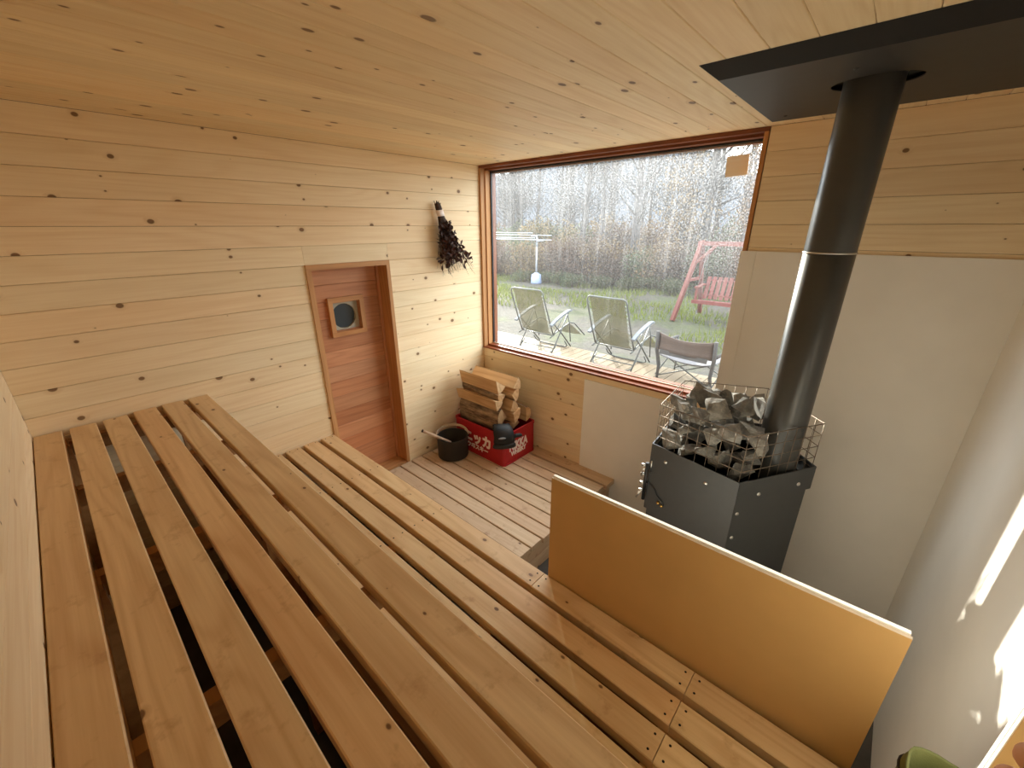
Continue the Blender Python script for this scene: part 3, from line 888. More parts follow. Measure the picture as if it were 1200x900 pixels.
child('wall', shell(oo, oi_, 0.0, CH - .020, 'wall'), 'crate', cr_)
child('rim', shell(rrect(CX0 - .004, CX1 + .004, CY0 - .004, CY1 + .004, .032), oi_, CH - .020, CH, 'rim'), 'crate', cr_)
child('base_lip', shell(rrect(CX0 - .003, CX1 + .003, CY0 - .003, CY1 + .003, .032), oi_, 0.0, .014, 'lip'), 'crate', cr_)
child('bottom', MB().prism(oi_, 0.004, 0.012), 'crate', cr_)
for z in (0.035, 0.225):
    pass
def text(body, size, loc, axx, axy, bold, parent, shear=0.0, name='lettering', width=None, strike=.0030):
    cu = bpy.data.curves.new(name, 'FONT'); cu.body = body; cu.size = size; cu.offset = bold; cu.shear = shear
    cu.extrude = 0.0006; cu.resolution_u = 4
    to = bpy.data.objects.new(name, cu); COL.objects.link(to)
    bpy.context.view_layer.update()
    me = bpy.data.meshes.new_from_object(to.evaluated_get(bpy.context.evaluated_depsgraph_get()))
    bpy.data.objects.remove(to)
    me.materials.clear(); me.materials.append(M['white_print'])
    if width:
        xs_ = [v.co.x for v in me.vertices]; f = width / (max(xs_) - min(xs_)); x0 = min(xs_)
        for v in me.vertices: v.co.x = (v.co.x - x0) * f
    mbt = MB()
    for oz, (ox, oy) in enumerate(((0, 0), (strike, 0), (-strike, 0), (0, strike), (0, -strike))):
        mbt.add([(v.co.x + ox, v.co.y + oy, v.co.z + .00025 * oz) for v in me.vertices], [tuple(p.vertices) for p in me.polygons])
    me = mbt.mesh(name); me.materials.append(M['white_print'])
    za = Vector(axx).cross(Vector(axy))
    o = obj(name, me, None, parent, mat4=frame_mat(axx, axy, za, loc))
    o.matrix_parent_inverse = parent.matrix_basis.inverted()
    return o
text('ニッカ', 0.118, (0.200, CY0 - .001, 0.112), (1, 0, 0), (0, 0, 1), .0030, cr_, width=0.315)
text('ウヰスキー', 0.056, (0.235, CY0 - .001, 0.052), (1, 0, 0), (0, 0, 1), .0010, cr_, width=0.250, strike=.0016)
text('NIKKA', 0.100, (CX1 + .001, -0.388, 0.118), (0, 1, 0), (0, 0, 1), .0030, cr_, width=0.225, strike=.0022)
text('WHISKY', 0.056, (CX1 + .001, -0.372, 0.068), (0, 1, 0), (0, 0, 1), .0020, cr_, width=0.190, strike=.0014)

# split logs
def log(L, R, a0, a1, seed):
    """wedge of a round: length along X; split faces pale, bark arc; centred on its section"""
    rnd = random.Random(seed); N_ = 7
    arc = [(R * math.cos(a0 + (a1 - a0) * j / N_), R * math.sin(a0 + (a1 - a0) * j / N_)) for j in range(N_ + 1)]
    sec = [(0.0, 0.0)] + [(p[0] * .97, p[1] * .97) for p in arc]
    cx_ = sum(p[0] for p in sec) / len(sec); cy_ = sum(p[1] for p in sec) / len(sec)
    K = 6
    def loft(poly, lo, hi, closed):
        vs, fs = [], []
        for i in range(K + 1):
            x = lo + (hi - lo) * i / K
            wy, wz = noise.noise(Vector((x * 5, seed, 0))) * .006, noise.noise(Vector((x * 5, seed, 9))) * .006
            s = 1 + .05 * noise.noise(Vector((x * 6, seed * 2., 4)))
            for p in poly: vs.append((x, (p[0] - cx_) * s + wy, (p[1] - cy_) * s + wz))
        n_ = len(poly)
        for i in range(K):
            for j in range(n_ if closed else n_ - 1):
                k2 = (j + 1) % n_
                fs.append((i * n_ + j, i * n_ + k2, (i + 1) * n_ + k2, (i + 1) * n_ + j))
        return vs, fs, n_
    vs, fs, n_ = loft(sec, -L / 2, L / 2, True)
    fs += [tuple(range(n_ - 1, -1, -1)), tuple(range(K * n_, K * n_ + n_))]
    inner_mb = MB().add(vs, fs)
    bk_poly = arc + [(p[0] * .975, p[1] * .975) for p in reversed(arc)]
    vs, fs, n_ = loft(bk_poly, -L / 2 + .002, L / 2 - .003, True)
    fs += [tuple(range(n_ - 1, -1, -1)), tuple(range(K * n_, K * n_ + n_))]
    return inner_mb, MB().add(vs, fs)
r_ = math.radians
# x, y, z, length, radius, arc start, arc end, yaw, pitch, description
LOGS = [
    (.300, -.375, .285, .42, .090, r_(140), r_(235), .03, 0, 'split log with bark side out, lowest at the front of the stack'),
    (.315, -.370, .372, .46, .110, r_(125), r_(215), .02, .0, 'thick bark covered log in the front of the stack'),
    (.315, -.370, .478, .46, .100, r_(-75), r_(-20), .01, .0, 'pale split log lying on the thick bark covered one'),
    (.310, -.345, .530, .44, .085, r_(170), r_(230), -.02, .01, 'thin dark bark log just under the top front log'),
    (.315, -.335, .610, .46, .120, r_(-80), r_(-35), -.05, -.02, 'long smooth pale split log on top at the front'),
    (.340, -.200, .285, .44, .085, r_(20), r_(120), .0, 0, 'half buried split log at the rear of the crate'),
    (.390, -.225, .365, .44, .090, r_(-80), r_(20), .03, 0, 'orange brown wedge log in the middle rear of the stack'),
    (.380, -.230, .450, .44, .090, r_(-30), r_(70), -.02, 0, 'triangular split log behind the pale one'),
    (.370, -.210, .545, .44, .085, r_(-60), r_(40), .02, 0, 'split log under the top rear log with pale triangular end'),
    (.360, -.200, .640, .47, .100, r_(-20), r_(50), .05, .02, 'pale split log lying on top at the rear'),
    (.450, -.110, .350, .36, .065, r_(-90), r_(90), .02, 0, 'half round log with pale end against the window wall'),
]
for i, (x, y, z, L, R, a0, a1, yaw, pit, lab) in enumerate(LOGS):
    a, b = log(L, R, a0, a1, i + 3)
    o = obj('split_log', a, 'logwood', None, (x, y, z), (0, pit, yaw), label=lab, cat='firewood', group='firewood stacked in the crate')
    obj('bark', b, 'bark', o)

# glove
GZ = .038
gv = empty('work_glove', (0.655, -0.42, 0.20), 'black work glove hanging over the corner of the red crate', 'glove')
def blob(rings, n=14):
    """loft of ellipse rings: centre, half axes vectors"""
    vs, fs = [], []
    for c, u, w in rings:
        c, u, w = Vector(c), Vector(u), Vector(w)
        for j in range(n):
            a = 2 * math.pi * j / n; vs.append(tuple(c + u * math.cos(a) + w * math.sin(a)))
    k_ = len(rings)
    for i in range(k_ - 1):
        for j in range(n): fs.append((i * n + j, i * n + (j + 1) % n, (i + 1) * n + (j + 1) % n, (i + 1) * n + j))
    fs += [tuple(range(n - 1, -1, -1)), tuple(range((k_ - 1) * n, k_ * n))]
    return MB().add(vs, fs, True)
ua = Vector((0.62, 0.78, 0)) * 1.2; un = Vector((0.78, -0.62, 0))     # across the glove, and out from the corner
gc = Vector((0.672, -0.462, 0))
def gp(a, o_, z): return gc + ua * a + un * o_ + Vector((0, 0, z + GZ))
child('palm', blob([(gp(0, .030, .205), ua * .066, un * .026), (gp(0, .034, .225), ua * .072, un * .032), (gp(0, .034, .265), ua * .068, un * .032),
                    (gp(-.004, .022, .305), ua * .066, un * .030), (gp(-.006, -.006, .325), ua * .062, Vector((0, 0, .020)) + un * .02), (gp(-.006, -.05, .322), ua * .056, Vector((0, 0, .018))), (gp(-.006, -.085, .310), ua * .04, Vector((0, 0, .012)))]), 'blackglove', gv)
child('cuff', blob([(gp(0, .030, .172), ua * .074, un * .034), (gp(0, .031, .180), ua * .079, un * .038), (gp(0, .032, .200), ua * .074, un * .034), (gp(0, .032, .212), ua * .066, un * .028)], 18), 'blackrubber', gv)
child('thumb', blob([(gp(.055, .030, .250), Vector((0, 0, .018)), un * .016), (gp(.080, .024, .262), Vector((0, 0, .018)), un * .017), (gp(.108, .018, .262), Vector((0, 0, .016)), un * .015), (gp(.122, .014, .258), Vector((0, 0, .008)), un * .008)], 10), 'blackglove', gv)
for k_, a in enumerate((-.045, -.016, .014, .040)):
    child('finger', blob([(gp(a, -.07, .312), ua * .013, Vector((0, 0, .013))), (gp(a, -.105, .300), ua * .014, Vector((0, 0, .014))), (gp(a * 1.1, -.135, .285), ua * .012, Vector((0, 0, .012))), (gp(a * 1.1, -.147, .277), ua * .005, Vector((0, 0, .005)))], 8), 'blackglove', gv)
child('logo_patch', blob([(gp(-.018, .0645, .268), ua * .026, Vector((0, 0, .009)) + un * -.001), (gp(-.018, .0665, .269), ua * .025, Vector((0, 0, .008)) + un * -.001)], 10), 'glovegrey', gv)

# ------------------------------------------------------------------ water pot and ladle
pt = empty('water_pot', (0.205, -0.595, 0), 'black round water pot with a pale bail handle on the platform', 'pot')
pc_ = (0.205, -0.595, 0)
prm, ph = 0.128, 0.190
child('vessel', MB().lathe([(0, .001), (prm - .012, .001), (prm - .003, .006), (prm, .016), (prm, ph - .003), (prm + .002, ph), (prm - .003, ph), (prm - .005, ph - .004), (prm - .006, .012), (0, .012)], 40, pc_), 'pot', pt)
hd = []
dirp = Vector((0.62, 0.78, 0)); dno = Vector((-0.78, 0.62, 0))
for j in range(13):
    a = math.pi * j / 12
    hd.append(Vector(pc_) + dirp * (-(prm + .006) * math.cos(a)) + dno * (math.sin(a) * .128) + Vector((0, 0, ph + .006 + math.sin(a) * .030)))
mbh = MB()
for j in range(12):
    a, b = hd[j], hd[j + 1]; t = (b - a)
    q = t.to_track_quat('X', 'Z').to_matrix().to_4x4()
    mbh.cbox(Matrix.Translation((a + b) / 2) @ q, t.length * 1.06, 0.004, 0.022)
child('bail_handle', mbh, 'palewood', pt)
for s in (-1, 1):
    p = Vector(pc_) + dirp * (prm * s) + Vector((0, 0, ph - .012))
    child('handle_lug', MB().tube([p, p + dirp * .012 * s], 0.008, 8), 'blackrubber', pt)
ld = empty('ladle', (0.205, -0.595, 0.012), 'wooden ladle leaning out of the black water pot', 'ladle')
tip = Vector((0.085, -0.800, 0.265)); mid = Vector((0.235, -0.640, 0.150))
child('handle', MB().tube([tip, tip.lerp(mid, .35), mid], [.0115, .013, .010], 10), 'palewood', ld)
child('end_cap', MB().tube([tip + (tip - mid).normalized() * .012, tip], .0122, 10), 'twig', ld)
child('stem', MB().tube([mid, Vector((0.255, -0.615, 0.09)), Vector((0.262, -0.60, 0.05))], .006, 8), 'steel', ld)
child('bowl', MB().lathe([(0.0, .016), (.025, .018), (.036, .032), (.040, .055), (.037, .055), (.033, .034), (0.0, .021)], 20, (0.240, -0.575, 0)), 'steel', ld)

# ------------------------------------------------------------------ birch whisk on the wall
wk = empty('birch_whisk', (0.03, -0.46, 1.98), 'bunch of dried dark birch twigs hung on the plank wall', 'whisk')
rw = random.Random(5)
top = Vector((0.040, -0.470, 1.985)); low = Vector((0.060, -0.335, 1.52))
ax_ = (low - top)
child('stem_bundle', blob([(top + Vector((0, 0, .006)), (.010, 0, 0), (0, .012, 0)), (top, (.020, 0, 0), (0, .024, 0)), (top + ax_ * .06, (.022, 0, 0), (0, .028, 0)), (top + ax_ * .15, (.022, 0, 0), (0, .026, 0)), (top + ax_ * .30, (.030, 0, 0), (0, .040, 0)), (top + ax_ * .5, (.03, 0, 0), (0, .05, 0)), (top + ax_ * .85, (.02, 0, 0), (0, .04, 0))], 10), 'twig', wk)
child('binding', blob([(top + ax_ * .085, (.0245, 0, 0), (0, .030, .004)), (top + ax_ * .175, (.0245, 0, 0), (0, .029, .004))], 14), 'white_print', wk)
mb = MB()
for i in range(10):
    a = rw.uniform(-.02, .02)
    mb.tube([top + Vector((rw.uniform(-.012, .012), a, 0)), top + Vector((rw.uniform(-.014, .014), a * 1.2, rw.uniform(.005, .022)))], .0028, 5)
child('cut_stem', mb, 'twig', wk)
tw = MB(); lf = MB()
for i in range(64):
    spread_ = rw.uniform(-1, 1)
    base = top + ax_ * .18 + Vector((rw.uniform(-.012, .02), spread_ * .018, 0))
    ln = rw.uniform(.28, .43) if spread_ < .55 else rw.uniform(.34, .52)
    dirv = Vector((rw.uniform(-.03, .10), (.20 + spread_ * (.34 if spread_ < 0 else .46)), -1)).normalized()
    p1 = base + dirv * ln * .5; p2 = base + dirv * ln + Vector((0, rw.uniform(-.01, .03), 0))
    p1.x = max(p1.x, .012); p2.x = max(p2.x, .012)
    tw.tube([base, p1, p2], [.0018, .0013, .0007], 4)
    for j in range(3):
        q0 = base.lerp(p2, rw.uniform(.6, .95)); q1 = q0 + Vector((rw.uniform(-.01, .02), rw.uniform(-.01, .05), -rw.uniform(.02, .06))); q1.x = max(q1.x, .01)
        tw.tube([q0, q1], [.0009, .0005], 4)
    nl_ = 14 if abs(spread_) < .6 else 6
    for j in range(nl_):
        t = rw.uniform(.15, .86); c = base.lerp(p2, t) + Vector((rw.uniform(-.012, .034), rw.uniform(-.026, .024), rw.uniform(-.02, .02)))
        c.x = max(c.x, .012)
        s = rw.uniform(.014, .025)
        e = Euler((rw.uniform(0, 6.3), rw.uniform(0, 6.3), rw.uniform(0, 6.3))).to_matrix()
        pts = [c + e @ Vector(v) * s for v in ((-1, 0, 0), (-.3, .5, .12), (.5, .4, .05), (1, 0, -.1), (.5, -.4, .1), (-.3, -.5, .1))]
        for p in pts: p.x = max(p.x, .006)
        lf.add(pts, [(0, 1, 2, 3, 4, 5)])
child('twigs', tw, 'twig', wk)
lo_ = child('leaves', lf, 'driedleaf', wk); lo_['kind'] = 'stuff'

# wooden tag on the glass
tg = obj('wooden_tag', MB().box(-.055, .055, -.006, 0, -.050, .050), wood('tag_wood', rgb(255, 248, 234), rgb(250, 236, 212), knot_thr=.5, knot_r=.16, kscale=(14, 14)), None, (1.886, 0.1025, 2.132), (0, r_(-3), 0),
         label='small square of pale wood stuck on the upper window glass', cat='wood block')

# ------------------------------------------------------------------ olive bag on the lower bench
bg_ = empty('cloth_bag', (2.978, -1.558, 0.479), 'olive green cloth bag standing open on the lower bench by the white wall', 'bag')
def bag_ring(rx, ry, z, seed, amp):
    return [(2.978 + (rx * (1 + amp * noise.noise(Vector((math.cos(a) * 1.6, math.sin(a) * 1.6, seed))))) * math.cos(a), -1.558 + (ry * (1 + amp * noise.noise(Vector((math.cos(a) * 1.6, math.sin(a) * 1.6, seed + 3))))) * math.sin(a), z + amp * .03 * math.sin(3 * a + seed)) for a in [2 * math.pi * j / 28 for j in range(28)]]
rings_ = [bag_ring(.045, .060, .4815, 1, .1), bag_ring(.058, .078, .50, 1, .12), bag_ring(.060, .082, .58, 2, .15), bag_ring(.060, .080, .66, 3, .18), bag_ring(.062, .070, .692, 4, .2), bag_ring(.062, .066, .712, 5, .2),
          bag_ring(.056, .059, .710, 5, .2), bag_ring(.052, .057, .66, 4, .2), bag_ring(.045, .05, .58, 3, .2)]
vs = [p for r in rings_ for p in r]; fs = [(i * 28 + j, i * 28 + (j + 1) % 28, (i + 1) * 28 + (j + 1) % 28, (i + 1) * 28 + j) for i in range(len(rings_) - 1) for j in range(28)]
fs += [tuple(range(27, -1, -1)), tuple(range((len(rings_) - 1) * 28, len(rings_) * 28))]
child('sack', MB().add(vs, fs, True), 'oliveCloth', bg_)
child('drawcord', MB().tube([(p[0] + (p[0] - 2.978) * .03, p[1] + (p[1] + 1.558) * .03, p[2] - .012) for p in rings_[4]], .0028, 6, closed=True), 'darkcanvas', bg_)

# ------------------------------------------------------------------ person on the upper bench
pn = empty('person', (2.86, -2.5, 0.978), 'person in dark shirt and olive trousers sitting in the bench corner by the white wall', 'person')
def skin_mesh(name, nodes, edges_, sub=2):
    me = bpy.data.meshes.new(name); me.from_pydata([n[0] for n in nodes], edges_, [])
    o = bpy.data.objects.new(name, me); COL.objects.link(o)
    o.modifiers.new('skin', 'SKIN')
    for i, n in enumerate(nodes):
        r = n[1] if isinstance(n[1], tuple) else (n[1], n[1])
        me.skin_vertices[0].data[i].radius = r
    me.skin_vertices[0].data[0].use_root = True
    ss = o.modifiers.new('sub', 'SUBSURF'); ss.levels = sub; ss.render_levels = sub
    bpy.context.view_layer.update()
    m2 = bpy.data.meshes.new_from_object(o.evaluated_get(bpy.context.evaluated_depsgraph_get()))
    bpy.data.objects.remove(o)
    for p in m2.polygons: p.use_smooth = True
    m2.name = name
    return m2
# one continuous body: torso, head, legs, arms and the right hand reaching up beside the phone
FT = Vector((2.742, -2.298, 1.588))          # index fingertip
HB = Vector((2.905, -2.330, 1.560))          # wrist
bn = [((2.86, -2.56, 1.08), .115), ((2.86, -2.60, 1.25), .11), ((2.86, -2.625, 1.40), .12), ((2.86, -2.64, 1.50), .06), ((2.86, -2.635, 1.57), .046), ((2.86, -2.63, 1.64), (.068, .085)), ((2.86, -2.63, 1.735), (.066, .082)),
      ((2.945, -2.45, 1.07), .072), ((2.940, -2.06, 1.055), .052), ((2.935, -2.065, .80), .048), ((2.935, -2.075, .55), .034), ((2.935, -1.96, .508), .024),
      ((2.775, -2.45, 1.07), .072), ((2.760, -2.06, 1.055), .052), ((2.765, -2.065, .80), .048), ((2.765, -2.075, .55), .034), ((2.765, -1.96, .508), .024),
      ((2.97, -2.62, 1.42), .046), ((2.985, -2.50, 1.27), .036), (tuple(HB), .022),
      ((2.75, -2.64, 1.42), .046), ((2.715, -2.66, 1.24), .038), ((2.74, -2.52, 1.13), .026), ((2.75, -2.45, 1.145), .022)]
be = [(0, 1), (1, 2), (2, 3), (3, 4), (4, 5), (5, 6), (0, 7), (7, 8), (8, 9), (9, 10), (10, 11), (0, 12), (12, 13), (13, 14), (14, 15), (15, 16), (2, 17), (17, 18), (18, 19), (2, 20), (20, 21), (21, 22), (22, 23)]
d = (FT - HB).normalized(); sd_ = Vector((0.1, 0.35, .93)).cross(d).normalized(); up_ = d.cross(sd_)
HB = HB - up_ * .030
FT = HB + d * .17
i0 = len(bn); bn += [(tuple(HB + d * .045), (.034, .015)), (tuple(HB + d * .075), (.036, .014))]; be += [(19, i0), (i0, i0 + 1)]
for fz, ln, dr_ in ((.030, .091, 0), (.010, .088, -.012), (-.010, .076, -.02), (-.029, .060, -.026)):
    k0 = len(bn); b0 = HB + d * .080 + up_ * fz
    bn += [(tuple(b0), .0095), (tuple(b0 + d * ln * .5 + sd_ * dr_ * .4), .0090), (tuple(b0 + d * ln + sd_ * dr_), .0078)]
    be += [(i0 + 1, k0), (k0, k0 + 1), (k0 + 1, k0 + 2)]
k0 = len(bn)
bn += [(tuple(HB + d * .035 + up_ * .034), .011), (tuple(HB + d * .060 + up_ * .058), .010), (tuple(HB + d * .092 + up_ * .066), .0085)]
be += [(i0, k0), (k0, k0 + 1), (k0 + 1, k0 + 2)]
child('body', skin_mesh('body', bn, be), 'skin', pn)
child('trousers', skin_mesh('trousers', [((2.86, -2.56, 1.085), .128), ((2.945, -2.45, 1.075), .086), ((2.940, -2.075, 1.058), .066), ((2.935, -2.070, .80), .060), ((2.935, -2.078, .575), .048), ((2.775, -2.45, 1.075), .086), ((2.760, -2.075, 1.058), .066), ((2.765, -2.070, .80), .060), ((2.765, -2.078, .575), .048)],
      [(0, 1), (1, 2), (2, 3), (3, 4), (0, 5), (5, 6), (6, 7), (7, 8)]), 'oliveCloth', pn)
child('shirt', skin_mesh('shirt', [((2.86, -2.57, 1.12), .124), ((2.86, -2.60, 1.25), .120), ((2.86, -2.62, 1.41), .128), ((2.86, -2.64, 1.49), .068), ((2.965, -2.62, 1.42), .058), ((2.98, -2.51, 1.285), .048), ((2.75, -2.64, 1.42), .058), ((2.717, -2.655, 1.27), .050)], [(0, 1), (1, 2), (2, 3), (2, 4), (4, 5), (2, 6), (6, 7)]), 'shirt', pn)
child('hair', skin_mesh('hair', [((2.86, -2.645, 1.74), .076), ((2.86, -2.645, 1.785), .064), ((2.86, -2.675, 1.68), .05)], [(0, 1), (0, 2)]), 'hair', pn)

# ------------------------------------------------------------------ outside: terrace and yard
ZD = -0.02
dk = obj('terrace', MB().box(-4.6, 3.6, 0.17, 2.95, -0.28, -0.06), 'beam', label='pale plank terrace outside the window', kind='structure')
x = -4.55
while x < 3.55:
    plank('plank', dk, AX_UPY, (x + .0675, 1.565, ZD), 2.79, 0.129, 0.036, 0.003, 'deck_out')
    x += 0.1365
ZG = -0.30
gr = MB(); NX, NY = 60, 50
for j in range(NY + 1):
    for i in range(NX + 1):
        xx = -45 + 75 * i / NX; yy = 0.2 + 60 * (j / NY) ** 1.7
        zz_ = ZG + (noise.noise(Vector((xx * .5, yy * .5, 0))) * .08 if yy > 3 else 0) + max(0, yy - 12) * .02
        gr.v.append((xx, yy, zz_))
for j in range(NY):
    for i in range(NX):
        a = j * (NX + 1) + i; gr.f.append((a, a + 1, a + NX + 2, a + NX + 1)); gr.smooth.append(True)
obj('yard_ground', gr, 'ground', label='grass and bare earth of the yard outside', kind='structure')
def ground_z(x_, y_): return ZG + (noise.noise(Vector((x_ * .5, y_ * .5, 0))) * .08 if y_ > 3 else 0) + max(0, y_ - 12) * .02
# hill
hl = MB(); HN = 60
for j in range(9):
    for i in range(HN + 1):
        xx = -90 + 130 * i / HN
        hmax = 13.5 / (1 + math.exp((xx + 17) / 3.2)) + 1.5 + 2.0 * math.exp(-((xx + 40) / 14) ** 2)
        yy = 55 + j * 4
        hl.v.append((xx, yy, -1 + hmax * math.sin(min(1, j / 7) * math.pi / 2) + noise.noise(Vector((xx * .35, j * .9, 2))) * 1.4 * (j > 0)))
for j in range(8):
    for i in range(HN):
        a = j * (HN + 1) + i; hl.f.append((a, a + 1, a + HN + 2, a + HN + 1)); hl.smooth.append(True)
obj('wooded_hill', hl, 'hill', label='hazy wooded hill rising behind the trees', kind='structure')

# ---- reclining garden chairs
def recliner(loc, rotz, label, lean=0.0):
    t = empty('recliner_chair', loc, label, 'chair', group='reclining mesh chairs on the terrace', rot=(0, 0, rotz))
    W2 = 0.30
    def arc(pts): return pts
    # back frame: inverted U, leaning towards -Y
    hy, hz = -0.29, 1.02
    pts = [(-W2, 0.02, .30), (-W2, -.10, .55), (-W2 + .006, hy + .03, hz - .10)]
    for j in range(6):
        a = math.pi / 2 * j / 5; pts.append((-W2 + .006 + .055 * (1 - math.cos(a)), hy + .03 - .022 * math.sin(a), hz - .09 + .07 * math.sin(a)))
    pts += [(-p[0], p[1], p[2]) for p in reversed(pts)]
    obj('back_frame', MB().tube(pts, .011, 8), 'tubesteel', t)
    # sling: back, seat and leg rest
    prof = [(hy + .022, hz - .03), (-.20, .82), (-.12, .60), (-.03, .36), (.06, .30), (.25, .34), (.47, .40), (.60, .36), (.80, .22), (.95, .12)]
    vs, fs = [], []
    for (y_, z_) in prof:
        for u in (-1, -.5, 0, .5, 1): vs.append((u * (W2 - .045), y_ + .012 * (1 - u * u), z_ - .012 * (1 - u * u)))
    for i in range(len(prof) - 1):
        for j in range(4): fs.append((i * 5 + j, i * 5 + j + 1, (i + 1) * 5 + j + 1, (i + 1) * 5 + j))
    obj('sling', MB().add(vs, fs, True), 'sling', t)
    for s in (-1, 1):
        mb = MB(); k_ = 22
        zs = []
        for j in range(k_ + 1):
            f = j / k_; y_ = hy + .03 + (.30 - .03) * f; z_ = hz - .1 - (hz - .42) * f
            zs.append((s * (W2 - (.002 if j % 2 else .045)), y_ + .01, z_))
        mb.tube(zs, .003, 4)
        obj('lacing', mb, 'whitetube', t)
        obj('seat_rail', MB().tube([(s * W2, -.06, .27), (s * W2, .12, .33), (s * W2, .48, .42), (s * W2, .62, .38), (s * W2, .97, .12)], .010, 8), 'tubesteel', t)
        ap = [(s * (W2 + .035), -.10, .47), (s * (W2 + .035), .02, .525), (s * (W2 + .035), .20, .585), (s * (W2 + .035), .36, .625), (s * (W2 + .035), .43, .620)]
        mb = MB()
        for a, b in zip(ap[:-1], ap[1:]):
            a, b = Vector(a), Vector(b); q = (b - a).to_track_quat('Y', 'Z').to_matrix().to_4x4()
            mb.cbox(Matrix.Translation((a + b) / 2) @ q, .052, (b - a).length * 1.08, .026)
        obj('armrest', mb, 'armpad', t)
        obj('leg', MB().tube([(s * (W2 + .02), .40, .60), (s * (W2 + .02), .20, .33), (s * (W2 + .018), -.04, .02)], .011, 8), 'tubesteel', t)
        obj('leg', MB().tube([(s * (W2 + .012), -.02, .50), (s * (W2 + .012), .22, .30), (s * (W2 + .01), .52, .02)], .011, 8), 'tubesteel', t)
        obj('strut', MB().tube([(s * (W2 + .02), .36, .60), (s * (W2 + .02), .44, .40), (s * (W2 + .015), .50, .10)], .008, 6), 'tubesteel', t)
        obj('strut', MB().tube([(s * W2, .02, .30), (s * W2, .16, .42), (s * W2, .30, .58)], .008, 6), 'tubesteel', t)
    def ubar(y_, w, dz=.14, dy=.16, name='ground_rail'):
        pts = [(-w, y_ + dy, dz)]
        for j in range(5):
            a = math.pi / 2 * j / 4; pts.append((-w + .10 * (1 - math.cos(a)) * 1.0, y_ + dy * .5 * (1 - math.sin(a)), .012 + .06 * (1 - math.sin(a))))
        pts += [(-p[0], p[1], p[2]) for p in reversed(pts)]
        obj(name, MB().tube(pts, .010, 8), 'tubesteel', t)
    ubar(-.06, W2 + .012); ubar(.46, W2 + .006, dy=-.12)
    obj('cross_bar', MB().tube([(-W2, .03, .29), (W2, .03, .29)], .009, 8), 'tubesteel', t)
    obj('cross_bar', MB().tube([(-W2 - .01, .02, .09), (W2 + .01, .02, .09)], .008, 8), 'tubesteel', t)
    return t
recliner((-1.28, 2.40, ZD), r_(2), 'olive mesh reclining chair farther from the brown camp chair')
recliner((0.02, 2.46, ZD), r_(-2), 'olive mesh reclining chair right beside the brown camp chair')

# ---- camp chair
cc = empty('camp_chair', (1.02, 2.45, ZD), 'low folding camp chair with brown canvas back on the terrace', 'chair', rot=(0, 0, r_(-7)))
W2 = .36
prof = [(-.02, 0), (-.03, .05), (-.03, .10), (-.022, .17), (-.012, .22)]
vs, fs = [], []
nU = 13
for (dy_, dz_) in prof:
    for i in range(nU):
        u = -1 + 2 * i / (nU - 1); sag = (1 - u * u)
        vs.append((u * W2, -.10 - dy_ - .05 * sag, .40 + dz_ - .045 * sag * (dz_ / .22) - .0 * sag))
for i in range(4):
    for j in range(nU - 1): fs.append((i * nU + j, i * nU + j + 1, (i + 1) * nU + j + 1, (i + 1) * nU + j))
bm_ = MB().add(vs, fs, True)
o = obj('backrest', bm_, 'browncanvas', cc)
sd = o.modifiers.new('thick', 'SOLIDIFY'); sd.thickness = .012
obj('back_strap', MB().add([(-W2 + .06, -.125, .36), (W2 - .06, -.125, .36), (W2 - .06, -.115, .415), (-W2 + .06, -.115, .415)], [(0, 1, 2, 3)]), 'darkcanvas', cc)
for s in (-1, 1):
    obj('leg', MB().tube([(s * W2, -.10, .63), (s * W2, -.08, .40), (s * (W2 - .03), -.04, .18), (s * (W2 - .01), -.01, .0)], [.024, .024, .022, .016], 8), 'darkcanvas', cc)
    obj('leg', MB().tube([(s * W2, .44, .46), (s * (W2 - .02), .45, .2), (s * W2, .46, 0)], .012, 8), 'tubesteel', cc)
    obj('armrest', MB().tube([(s * (W2 + .01), -.07, .44), (s * (W2 + .02), .18, .46), (s * (W2 + .01), .45, .47)], .020, 8), 'darkcanvas', cc)
    obj('brace', MB().tube([(s * W2, -.02, .03), (-s * W2, .02, .34)], .009, 6), 'tubesteel', cc)
    obj('brace', MB().tube([(s * W2, .45, .03), (-s * W2, .42, .36)], .009, 6), 'tubesteel', cc)
    obj('brace', MB().tube([(s * W2, -.04, .05), (s * W2, .44, .34)], .009, 6), 'tubesteel', cc)
vs, fs = [], []
for i in range(6):
    y_ = -.06 + .50 * i / 5; sg = 1 - (2 * i / 5 - 1) ** 2
    for j in range(7):
        u = -1 + 2 * j / 6; vs.append((u * (W2 - .02), y_, .335 - .07 * sg * (1 - u * u) - .04 * (1 - u * u)))
for i in range(5):
    for j in range(6): fs.append((i * 7 + j, i * 7 + j + 1, (i + 1) * 7 + j + 1, (i + 1) * 7 + j))
o = obj('seat', MB().add(vs, fs, True), 'greycanvas', cc)
sd = o.modifiers.new('thick', 'SOLIDIFY'); sd.thickness = .008

